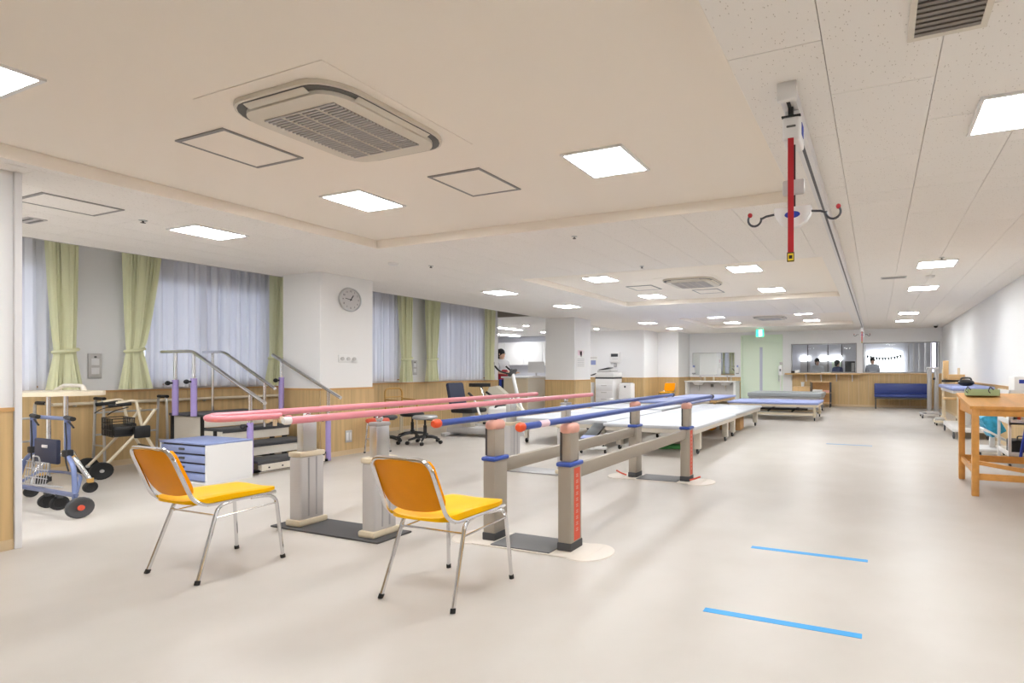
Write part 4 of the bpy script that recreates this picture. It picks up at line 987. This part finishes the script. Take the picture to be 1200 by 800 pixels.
# ------------------------------------------------------------------ copier corner
t = thing('photocopier', 'tall white office photocopier against the far left wall', 'photocopier', (-8.14, 15.4, 0))
MB().bx(-.32, .32, -.32, .32, .03, .92, .015).build('cabinet', 'white_plastic', t)
for q in range(3): d = MB().bx(-.30, .30, -.335, -.318, .1 + q * .22, .3 + q * .22, .006).build('paper_drawer', 'white_trim', t); MB().bx(-.1, .1, -.342, -.334, .25 + q * .22, .28 + q * .22, .003).build('grip', 'light_grey', d)
MB().bx(-.33, .33, -.3, .3, .92, .97).build('output_gap', 'charcoal', t, smooth=False); MB().bx(-.33, .33, -.32, .32, .97, 1.12, .015).build('scanner', 'white_plastic', t)
MB().box((-.05, .02, 1.17), (.5, .5, .08), .015, ry=-.06).build('document_feeder', 'light_grey', t); MB().box((-.1, .0, 1.24), (.36, .36, .02), .005, ry=-.2).build('feed_tray', 'black', t); MB().box((-.38, -.28, 1.06), (.2, .14, .03), .006, ry=-.3).build('control_panel', 'steel_dark', t)
t = thing('white_cabinet', 'low white cabinet left of the photocopier', 'cabinet', (-8.82, 15.0, 0))
MB().bx(-.24, .24, -.26, .26, .02, .80, .01).build('cabinet_body', 'white_plastic', t)
for q in range(2): d = MB().bx(-.23, .23, -.272, -.258, .05 + q * .38, .4 + q * .38, .004).build('cabinet_door', 'white_trim', t); MB().bx(-.04, .04, -.278, -.27, .33 + q * .38, .35 + q * .38, .003).build('grip', 'light_grey', d)
t = thing('air_purifier', 'white air purifier with grey top right of the photocopier', 'air purifier', (-7.46, 15.35, 0))
MB().bx(-.22, .22, -.14, .14, .0, .78, .03, 3).build('housing', 'white_plastic', t); MB().bx(-.17, .17, -.1, .1, .775, .80, .006).build('outlet_grille', 'grey_metal', t); MB().bx(-.03, .03, -.145, -.138, .64, .70, .003).build('sensor', 'lens_grey', t)
t = thing('coat_rack', 'dark rack of bags and cables between the second pillar and the white cabinet', 'rack', (-9.38, 14.8, 0))
MB().cyl((-.12, 0, 0), (-.12, 0, .92), .02).cyl((.12, 0, 0), (.12, 0, .92), .02).tube([(-.15, 0, .9), (.15, 0, .9)], .02).bx(-.2, .2, -.15, .15, 0, .03, .01).build('rack_frame', 'bamboo', t)
MB().tube(fillet([(-.1, -.03, .88), (-.12, -.06, .5), (.02, -.08, .12), (.1, -.05, .4), (.08, -.03, .88)], .15), .03, 8).tube(fillet([(.0, -.04, .88), (.04, -.09, .4), (.2, -.1, .1), (.24, -.08, .3)], .1), .018, 8).build('cable_loops', 'black', t)
t = thing('bag', 'grey bag with white top between the photocopier and air purifier', 'bag', (-7.74, 14.85, 0)); MB().box((0, 0, .13), (.22, .22, .26), .06, seg=3).build('bag_body', 'pad_blue', t); MB().sph((0, 0, .27), .09, 12, 8, (1, 1, .6)).build('bag_top', 'white_plastic', t)

# ------------------------------------------------------------------ sinks and mirror
t = thing('wash_basin', 'white double wash basin counter below the mirror', 'sink', (-5.42, 18.07, 0))
MB().bx(-.94, .94, -.35, .29, .78, .82, .012).build('counter_top', 'white_plastic', t)
MB().bx(-.9, .9, .0, .28, .1, .78).build('back_panel', 'light_grey', t, smooth=False); MB().bx(.84, .92, -.3, .28, 0, .78).bx(-.92, -.84, -.3, .28, 0, .78).build('end_panel', 'white_plastic', t, smooth=False)
for x_ in (-.5, .5):
    MB().lathe([(.0, .66), (.14, .67), (.2, .74), (.22, .8), (.23, .826), (.21, .826), (.19, .76), (.0, .7)], 24, Matrix.Translation((x_, -.06, 0))).build('basin', 'white_plastic', t)
    f = MB().tube(fillet([(x_, .2, .82), (x_, .2, .98), (x_, .06, .98), (x_, .06, .94)], .05), .014, 8).build('tap', 'chrome', t); MB().tube([(x_ + .03, .2, .95), (x_ + .09, .18, .97)], .008, 6).build('lever', 'chrome', f)
    MB().tube(fillet([(x_, -.04, .68), (x_, -.04, .5), (x_, .1, .42), (x_, .1, .3)], .06), .022, 8).build('drain_trap', 'chrome', t)
MB().bx(-.05, .05, -.04, .04, .6, .7).build('valve_box', 'slot_grey', t, smooth=False)
t = thing('wall_mirror', 'wide frameless wall mirror above the wash basins', 'mirror', (-5.48, YB, 1.42)); MB().bx(-.78, .78, -.012, 0, -.4, .4).build('mirror_glass', 'mirror', t, smooth=False)
MB().bx(-.79, .79, -.018, 0, -.41, -.4).bx(-.79, .79, -.018, 0, .4, .41).bx(-.79, -.78, -.018, 0, -.4, .4).bx(.78, .79, -.018, 0, -.4, .4).build('mirror_edge', 'light_grey', t, smooth=False)
for x_, lb in ((-6.22, 'white soap dispenser on the wall left of the mirror'), (-4.58, 'white soap dispenser on the wall right of the mirror')):
    t = thing('soap_dispenser', lb, 'dispenser', (x_, YB, 1.1)); MB().bx(-.06, .06, -.1, 0, 0, .2, .012).build('housing', 'white_plastic', t); MB().bx(-.05, .05, -.09, -.01, -.04, 0, .005).build('nozzle_cover', 'grey_metal', t); MB().cyl((0, -.05, .2), (0, -.05, .27), .03).build('bottle', 'pad_blue', t)
for q, (x_, lb) in enumerate(((-5.75, 'soap bottle on the left of the basin counter'), (-5.42, 'soap bottle at the middle of the basin counter'), (-4.78, 'soap bottle on the right of the basin counter'))):
    t = thing('soap_bottle', lb, 'bottle', (x_, 18.22, .822)); MB().lathe([(.035, 0), (.038, .01), (.038, .11), (.02, .13), (.014, .13), (.014, .15)], 14).build('bottle_body', 'cream_plastic', t); MB().cyl((0, 0, .15), (0, 0, .175), .008).bx(-.01, .01, -.05, .01, .17, .18).build('pump', 'white_plastic', t)
t = thing('sanitizer_stand', 'slim white hand-sanitizer stand right of the green door', 'stand', (-3.0, 17.95, 0))
MB().cyl((0, 0, 0), (0, 0, 1.05), .02).lathe([(.0, 0), (.14, 0), (.14, .015), (0, .02)], 20).build('stand_pole', 'white_plastic', t); MB().bx(-.06, .06, -.06, .06, 1.02, 1.35, .015).build('dispenser_box', 'white_plastic', t); MB().bx(-.025, .025, -.066, -.058, 1.16, 1.24).build('window', 'slot_grey', t, smooth=False)
MB().box((.02, -.02, 1.42), (.1, .02, .1), .004, rx=.5).build('sign_flap', 'light_grey', t)

# ------------------------------------------------------------------ counter shelf, shelf unit, bench on the back wall
t = thing('counter_shelf', 'long wooden counter shelf on white brackets below the left interior window', 'shelf', (-1.68, YB, 0))
MB().bx(-1.2, 1.19, -.34, -.022, 1.05, 1.1, .006).build('shelf_board', 'pale_wood', t)
for q in range(5): MB().bx(-1.03 + q * .49, -1.0 + q * .49, -.3, -.022, 1.03, 1.05).bx(-1.03 + q * .49, -1.0 + q * .49, -.05, -.022, .82, 1.05).tube([(-1.015 + q * .49, -.28, 1.03), (-1.015 + q * .49, -.04, .85)], .012, 6).build('bracket', 'white_plastic', t, smooth=False)
for dat in ((-2.63, .09, .07, 'black', 'small black device at the left end of the counter shelf', 'device'), (-2.48, .14, .1, 'paper', 'small white box on the counter shelf', 'box'), (-1.55, .3, .035, 'paper', 'stack of white papers lying on the counter shelf', 'papers')):
    o = MB().box((dat[0], YB - .2, 1.1 + dat[2] / 2), (dat[1], .16, dat[2]), .006).build('papers' if dat[5] == 'papers' else 'small_' + dat[5], dat[3]); tag(o, dat[4], dat[5])
t = thing('shelf_unit', 'open brown metal-legged shelf unit below the counter shelf', 'shelf unit', (-1.68, 17.85, 0))
for x_ in (-.3, .3):
    for yq in (-.2, .2): MB().bx(x_ - .015, x_ + .015, yq - .015, yq + .015, .04, .82).build('upright', 'steel_dark', t, smooth=False); caster(t, x_, yq, .022)
for z_ in (.12, .45, .8): MB().bx(-.31, .31, -.21, .21, z_, z_ + .025).build('shelf_board', 'pale_wood', t, smooth=False)
MB().bx(-.3, .3, .19, .2, .12, .8).build('back_panel', 'wood_cap', t, smooth=False)
o = MB().box((-1.78, 17.8, .52), (.3, .26, .09), .01).build('papers', 'paper'); tag(o, 'white folded papers on the brown shelf unit', 'papers')
o = MB().box((-1.5, 17.8, .51), (.2, .2, .07), .01).build('cloth_pile', 'salmon'); tag(o, 'pinkish folded cloths on the brown shelf unit', 'cloth')
t = thing('side_cabinet', 'pale wooden low cabinet left of the brown shelf unit', 'cabinet', (-2.28, 17.9, 0)); MB().bx(-.27, .27, -.2, .2, 0, .66, .005).build('cabinet_body', 'pale_wood', t); MB().bx(-.265, -.003, -.212, -.2, .02, .64).bx(.003, .265, -.212, -.2, .02, .64).build('doors', 'pale_wood', t, smooth=False)
t = thing('paper_cup', 'white dispenser cup standing on the pale low cabinet', 'cup', (-2.26, 17.85, .66)); MB().lathe([(.0, 0), (.045, 0), (.055, .15), (.05, .15), (.04, .01), (0, .01)], 16).build('cup_body', 'paper', t); MB().lathe([(.046, .05), (.0515, .1)], 16).build('band', 'light_grey', t)
t = thing('bench', 'navy blue upholstered bench with backrest under the right interior window', 'bench', (.74, 17.95, 0))
MB().bx(-.8, .8, -.28, .22, .36, .45, .03, 3).build('seat', 'bench_blue', t); MB().box((0, .2, .6), (1.6, .1, .36), .03, rx=-.08).build('backrest', 'bench_blue', t)
MB().bx(-.79, .79, -.26, .2, .31, .36).build('seat_frame', 'charcoal', t, smooth=False)
for x_ in (-.76, .76):
    for yq in (-.24, .18): MB().bx(x_ - .02, x_ + .02, yq - .02, yq + .02, 0, .33).build('leg', 'charcoal', t, smooth=False)

# ------------------------------------------------------------------ beyond the interior windows
struct(MB().bx(-.40, 1.03, 24.3, 24.36, .6, 2.0).build('window_7', 'bright_blind', smooth=False))
t = thing('garland', 'string of small dark pennants across the bright window', 'garland', (0, 24.2, 1.85))
MB().tube([(-.4 + 1.4 * q / 16, 0, -.12 * (1 - (2 * q / 16 - 1) ** 2)) for q in range(17)], .004, 5).build('string', 'steel_dark', t)
for q in range(12):
    u = (q + .5) / 12; x_ = -.4 + 1.4 * u; z_ = -.12 * (1 - (2 * u - 1) ** 2)
    MB().prism([(x_ - .055, z_), (x_ + .055, z_), (x_ + (.02 if q % 2 else -.02), z_ - .17)], -.003, .003, Matrix.Rotation(PI / 2, 4, 'X')).build('pennant', 'black' if q % 3 else 'navy', t, smooth=False)
for q in range(5):
    o = struct(MB().bx(1.2 + q * .13, 1.25 + q * .13, 23.6 - q * .95, 23.7 - q * .95, 0, 2.6).build('trim_%d' % (q + 1), 'white_trim', smooth=False))
struct(MB().bx(1.66, 1.8, 19.2, 19.26, .9, 2.15).build('window_8', 'bright_strip', smooth=False))
for q, x_ in enumerate((-2.68, -1.93, -1.45)):
    t = thing('wash_mirror', 'lit mirror in the washroom behind the left interior window, %s' % ('left', 'middle', 'right')[q], 'mirror', (x_, 21.98, 1.1))
    MB().bx(-.19, .19, -.02, 0, -.1, .45).build('mirror_glass', 'door_green' if q == 2 else 'light_grey', t, smooth=False); MB().bx(-.19, .19, -.1, 0, .48, .66, .02).build('mirror_lamp', 'mirror_lamp', t)
for q, x_ in enumerate((-2.78, -2.0, -1.48)): struct(MB().bx(x_ + .2 - .01, x_ + .2 + .015, 21.9, 21.99, 0, 2.3).build('trim_%d' % (q + 6), 'steel_dark', smooth=False))
t = thing('display_box', 'black cabinet standing just behind the left interior window', 'cabinet', (-.84, 19.2, 0)); MB().bx(-.16, .16, -.15, .15, 0, 1.5, .01).build('cabinet_body', 'black', t); MB().bx(.05, .15, -.16, -.15, 1.15, 1.45).build('label_strip', 'light_grey', t, smooth=False)

# ------------------------------------------------------------------ right side
t = thing('work_table', 'orange-brown wooden table with sloping top at the right edge', 'table', (.86, 5.76, 0))
W_, D_ = .95, .9
zs = lambda y_: .86 + .085 * y_ / D_
for x_ in (.02, W_ - .02):
    for yq in (.02, D_ - .02): MB().bx(x_ - .03 + (.0 if x_ < .5 else 0), x_ + .03, yq - .03, yq + .03, 0, zs(yq) - .03, .004).build('leg', 'table_wood', t)
Mp = Matrix(((0, 0, 1, 0), (1, 0, 0, 0), (0, 1, 0, 0), (0, 0, 0, 1)))     # prism plane -> y,z ; height -> x
MB().prism([(-.02, zs(-.02) - .03), (D_ + .02, zs(D_ + .02) - .03), (D_ + .02, zs(D_ + .02)), (-.02, zs(-.02))], -.03, W_ + .03, Mp).build('table_top', 'table_wood', t, smooth=False)
for x_ in (.0, W_ - .025): MB().prism([(.0, .765), (D_, .765), (D_, zs(D_) - .03), (0, zs(0) - .03)], x_, x_ + .025, Mp).build('apron', 'table_wood', t, smooth=False)
MB().bx(.02, W_ - .02, .0, .025, .765, .835).build('apron', 'table_wood', t, smooth=False); MB().bx(.02, W_ - .02, D_ - .025, D_, .765, .9).build('apron', 'table_wood', t, smooth=False)
MB().bx(.02, W_ - .02, .005, .035, .155, .215).bx(.02, W_ - .02, D_ - .035, D_ - .005, .2, .27).bx(.01, .035, .02, D_ - .02, .2, .25).bx(W_ - .035, W_ - .01, .02, D_ - .02, .2, .25).build('stretcher', 'table_wood', t, smooth=False)
MB().box((.48, .45, .2), (.04, 1.1, .04), .002, rz=.75).build('cross_brace', 'table_wood', t, smooth=False)
t = thing('green_box', 'light green open box with metal clips on the wooden table', 'box', (1.04, 6.42, .932), .05)
MB().bx(-.15, .15, -.07, .07, 0, .006).bx(-.15, .15, -.07, -.062, 0, .065).bx(-.15, .15, .062, .07, 0, .065).bx(-.15, -.142, -.07, .07, 0, .065).bx(.142, .15, -.07, .07, 0, .065).build('box_shell', 'green_box', t, smooth=False)
for x_ in (-.15, .06): MB().tube(fillet([(x_, -.075, .03), (x_ - .02, -.085, .05), (x_, -.08, .1), (x_ + .03, -.08, .06)], .02), .005, 6).build('clip', 'steel_dark', t)
# white trolley with books
t = thing('utility_trolley', 'white wheeled trolley with shelves of books behind the wooden table', 'trolley', (1.68, 7.7, 0))
for x_ in (-.19, .19):
    for yq in (-.3, .3): MB().bx(x_ - .015, x_ + .015, yq - .015, yq + .015, .08, .94).build('upright', 'white_plastic', t, smooth=False); caster(t, x_, yq, .04)
for z_ in (.16, .55, .9): MB().bx(-.2, .2, -.32, .32, z_, z_ + .02).bx(-.2, -.19, -.32, .32, z_, z_ + .06).bx(-.2, .2, -.32, -.31, z_, z_ + .06).build('shelf', 'white_plastic', t, smooth=False)
cols = ['paper', 'charcoal', 'sticker_red', 'paper', 'steel_dark', 'green_paper', 'charcoal', 'paper', 'navy']
for q, c in enumerate(cols):
    o = MB().bx(1.50 + q * .038, 1.50 + q * .038 + .032, 7.42, 7.64, .572, .572 + .22 + .03 * (q % 3), .002).build('book', c)
    tag(o, '%s folder, number %s from the left on the white trolley' % ({'paper': 'white', 'charcoal': 'dark grey', 'sticker_red': 'red', 'steel_dark': 'grey', 'green_paper': 'green', 'navy': 'navy'}[c], ['one', 'two', 'three', 'four', 'five', 'six', 'seven', 'eight', 'nine'][q]), 'folder', 'folders on the white trolley')
t = thing('white_box', 'white box with a blue band on top of the white trolley', 'box', (1.7, 7.62, .92)); MB().bx(-.15, .17, -.15, .15, 0, .2, .01).build('box_body', 'white_plastic', t); MB().bx(-.1, .172, -.153, -.149, .12, .165).build('band', 'stripe_blue', t, smooth=False)
t = thing('tool_case', 'black case on the bottom shelf of the white trolley', 'case', (1.66, 7.6, .18)); MB().bx(-.14, .14, -.15, .15, 0, .17, .02).build('case_body', 'black', t); MB().tube(fillet([(-.05, -.0, .17), (-.05, 0, .21), (.05, 0, .21), (.05, 0, .17)], .02), .008, 6).build('case_handle', 'charcoal', t)
o = MB().box((1.62, 7.32, .42), (.03, .04, .62), .01, ry=.15).build('rolled_strap', 'stripe_blue'); tag(o, 'bright blue strap hanging down the front of the trolley', 'strap')
t = thing('poster_tube_box', 'light blue patterned box leaning on a white trolley base', 'box', (1.47, 8.45, .3), .1); MB().box((0, 0, .16), (.2, .3, .3), .01, ry=-.5).build('box_body', 'blue_bag', t); MB().box((.02, 0, .02), (.34, .34, .03), .005, ry=.5).build('tray', 'white_plastic', t)
t = thing('low_trolley', 'white low trolley base under the light blue box', 'trolley', (1.5, 8.5, 0)); MB().bx(-.22, .22, -.24, .24, .09, .13, .01).build('deck', 'white_plastic', t)
MB().bx(-.03, .03, -.03, .03, .12, .3).build('post', 'white_plastic', t, smooth=False)
for x_ in (-.18, .18):
    for yq in (-.2, .2): caster(t, x_, yq, .04)
# raised blue bed with black bag
t = thing('tilt_table', 'raised lilac-blue tilt table on a white wheeled base along the right wall', 'treatment table', (1.52, 11.1, 0))
MB().bx(-.34, .32, -.95, .95, .85, .92, .025, 3).build('pad', 'pad_blue', t); MB().bx(-.3, .28, -.9, .9, .80, .85).build('frame', 'white_plastic', t, smooth=False)
MB().bx(-.09, .09, -.15, .15, .18, .80, .01).build('column', 'white_plastic', t); MB().bx(-.28, .28, -.7, .7, .12, .2, .015).build('base', 'white_plastic', t)
for x_ in (-.26, .26):
    for yq in (-.66, .66): caster(t, x_, yq, .06, 'charcoal')
t = thing('black_bag', 'black soft bag lying on the raised blue tilt table', 'bag', (1.5, 10.8, .92)); MB().sph((0, 0, .055), .06, 16, 10, (2.2, 3.4, 1.0)).build('bag_body', 'black', t); MB().tube(fillet([(-.1, -.1, .08), (-.08, -.02, .14), (.08, .02, .14), (.1, .1, .08)], .06), .016, 8).build('bag_strap', 'charcoal', t)
t = thing('wooden_block', 'small pale wooden block tray beside the tilt table on the right wall', 'box', (1.72, 12.55, 0)); MB().bx(-.16, .16, -.16, .16, .72, .95, .01).build('tray', 'pale_wood', t); MB().bx(-.13, .13, -.13, .13, 0, .72, .005).build('pedestal', 'cream_plastic', t)
# standing frames
t = thing('standing_lift', 'tall grey standing-aid machine on a wheeled base in the far right corner', 'exercise machine', (1.34, 15.0, 0))
MB().bx(-.13, -.03, -.06, .06, .1, 1.26, .015).bx(.03, .13, -.06, .06, .1, 1.26, .015).build('mast', 'grey_metal', t); MB().bx(-.14, .14, -.07, .07, 1.22, 1.27, .01).bx(-.14, .14, -.07, .07, .08, .16, .01).build('mast_cap', 'light_grey', t)
MB().bx(-.3, -.24, -.5, .3, .06, .11, .01).bx(.16, .22, -.5, .3, .06, .11, .01).bx(-.3, .22, .2, .3, .06, .12, .01).build('base_legs', 'grey_metal', t)
MB().sph((.02, -.08, .98), .03).build('knob', 'black', t)
for x_ in (-.27, .19):
    for yq in (-.46, .26): caster(t, x_, yq, .035)
t = thing('standing_trainer', 'cream and wood standing frame with wooden tray next to the tall grey machine', 'exercise machine', (1.62, 13.9, 0))
for x_ in (-.16, .16): MB().bx(x_ - .025, x_ + .025, -.03, .03, .08, 1.25, .008).build('upright', 'cream_plastic', t); MB().bx(x_ - .03, x_ + .03, -.38, .34, .06, .11, .01).build('base_leg', 'cream_plastic', t)
MB().bx(-.17, -.05, -.05, .0, 1.0, 1.42, .01).build('back_board', 'pale_wood', t); MB().bx(-.08, .26, -.2, .2, .98, 1.1, .008).build('tray', 'pale_wood', t)
for z_ in (.82, .92): MB().bx(-.2, .2, -.07, -.03, z_, z_ + .05, .01).build('knee_pad', 'black', t)
MB().bx(-.18, .18, -.32, -.02, .52, .57, .012).build('seat_board', 'pale_wood', t)
for x_ in (-.16, .16):
    MB().bx(x_ - .02, x_ + .02, -.3, -.26, .1, .52).build('strut', 'cream_plastic', t, smooth=False)
    for yq in (-.34, .3): caster(t, x_, yq, .03)
t = thing('walking_pad', 'small cream wheeled base with padded board on the floor beside the standing frame', 'exercise machine', (1.3, 13.0, 0)); MB().bx(-.12, .22, -.24, .24, .06, .1, .01).build('deck', 'cream_plastic', t)
MB().lathe([(0, .1), (.1, .1), (.11, .13), (.08, .16), (0, .16)], 18).build('pad', 'light_grey', t)
for x_ in (-.08, .18):
    for yq in (-.2, .2): caster(t, x_, yq, .028)
# ------------------------------------------------------------------ people
def skinmesh(name, verts, edges, radii, m, parent, root=0, sub=2):
    me = bpy.data.meshes.new(name); me.from_pydata(verts, edges, []); o = bpy.data.objects.new(name, me); COL.objects.link(o); o.parent = parent
    md = o.modifiers.new('skin', 'SKIN'); md.use_smooth_shade = True
    for i, s_ in enumerate(me.skin_vertices[0].data):
        r_ = radii[i]; s_.radius = r_ if isinstance(r_, tuple) else (r_, r_); s_.use_root = (i == root)
    sb = o.modifiers.new('sub', 'SUBSURF'); sb.levels = sub; sb.render_levels = sub
    me.materials.append(MATS[m]); return o
def person(lb, loc, rz, top, lower, legs, reach=0.25, h=1.0):
    t = thing('person', lb, 'person', loc, rz); t.scale = (h, h, h)
    V, E, Rr = [], [], []
    def add(p, r_, prev=None):
        V.append(p); Rr.append(r_); i = len(V) - 1
        if prev is not None: E.append((prev, i))
        return i
    pel = add((0, 0, .95), (.145, .10)); ch = add((0, .01, 1.15), (.135, .095), pel); sh = add((0, .0, 1.36), (.15, .09), ch); nk = add((0, 0, 1.47), (.05, .052), sh)
    ja = add((0, -.015, 1.53), (.062, .072), nk); hd = add((0, -.01, 1.62), (.078, .095), ja); cr = add((0, .0, 1.70), (.05, .06), hd)
    for s_ in (-1, 1):
        a = add((s_ * .18, 0, 1.39), .055, sh); e_ = add((s_ * .23, .02 - reach * .2, 1.12), .042, a); w_ = add((s_ * .2, -.10 - reach, .98 + reach * .55), .028, e_)
        pm = add((s_ * .195, -.16 - reach, 1.0 + reach * .58), (.034, .018), w_)
        for q in range(4):
            f1 = add((s_ * (.165 + .019 * q), -.205 - reach - .006 * (q in (1, 2)), .995 + reach * .58), .0095, pm); add((s_ * (.165 + .019 * q), -.235 - reach - .008 * (q in (1, 2)), .975 + reach * .58), .008, f1)
        th_ = add((s_ * .155, -.165 - reach, .99 + reach * .58), .010, pm); add((s_ * .14, -.19 - reach, .98 + reach * .58), .009, th_)
        hp = add((s_ * .09, 0, .88), .085, pel); kn = add((s_ * .1, -.01, .5), .058, hp); an = add((s_ * .1, .02, .09), .038, kn); add((s_ * .1, -.1, .04), (.04, .032), an)
    skinmesh('body', V, E, Rr, 'skin', t)
    tv = [(0, 0, .84), (0, .01, 1.15), (0, 0, 1.37), (-.19, 0, 1.39), (-.235, .01, 1.13), (.19, 0, 1.39), (.235, .01, 1.13), (0, .0, 1.48)]
    skinmesh('tunic_top', tv[:], [(0, 1), (1, 2), (2, 3), (3, 4), (2, 5), (5, 6), (2, 7)], [(.19, .14), (.178, .132), (.19, .125), .09, .075, .09, .075, .075], top, t, 1)
    skinmesh('apron', [(0, -.005, .78), (0, -.005, 1.0), (0, -.005, 1.2)], [(0, 1), (1, 2)], [(.2, .15), (.198, .148), (.185, .138)], lower, t, 1)
    skinmesh('trousers', [(0, 0, .93), (-.09, 0, .84), (-.1, -.01, .5), (-.1, .02, .1), (.09, 0, .84), (.1, -.01, .5), (.1, .02, .1)], [(0, 1), (1, 2), (2, 3), (0, 4), (4, 5), (5, 6)], [(.15, .115), .1, .075, .058, .1, .075, .058], legs, t)
    for s_ in (-1, 1): MB().box((s_ * .1, -.045, .045), (.095, .26, .09), .035, seg=3).build('shoe', 'white_plastic', t)
    MB().sph((0, .025, 1.655), .108, 18, 12, (.92, 1.05, 1.02)).sph((0, .085, 1.56), .07, 12, 8, (1, .6, 1.1)).build('hair', 'hair', t)
    MB().sph((0, -.1, 1.60), .016, 8, 6, (.8, 1.2, 1.3)).build('nose', 'skin', t)
    for s_ in (-1, 1):
        MB().sph((s_ * .032, -.096, 1.625), .0105, 8, 6).build('eye', 'black', t); MB().sph((s_ * .088, .0, 1.61), .022, 8, 6, (.4, .8, 1.2)).build('ear', 'skin', t)
    MB().sph((0, -.098, 1.555), .02, 8, 6, (1.2, .3, .3)).build('mouth', 'sticker_red', t)
person('person with black hair in a white top and red apron standing in the staff bay', (-9.72, 12.05, 0), R90, 'dress_white', 'dress_red', 'dress_black', .2, 1.02)
person('dark-haired person in pale clothes behind the left interior window', (-2.0, 19.9, 0), .4, 'dress_white', 'light_grey', 'dress_navy', .1, .93)
person('person in navy clothes behind the right end of the left interior window', (-1.33, 20.4, 0), 2.4, 'dress_navy', 'dress_navy', 'dress_black', .1, .9)
person('person in grey clothes standing in the bright corridor behind the right window', (-.14, 22.3, 0), .2, 'dress_grey', 'dress_grey', 'dress_navy', .0, .97)
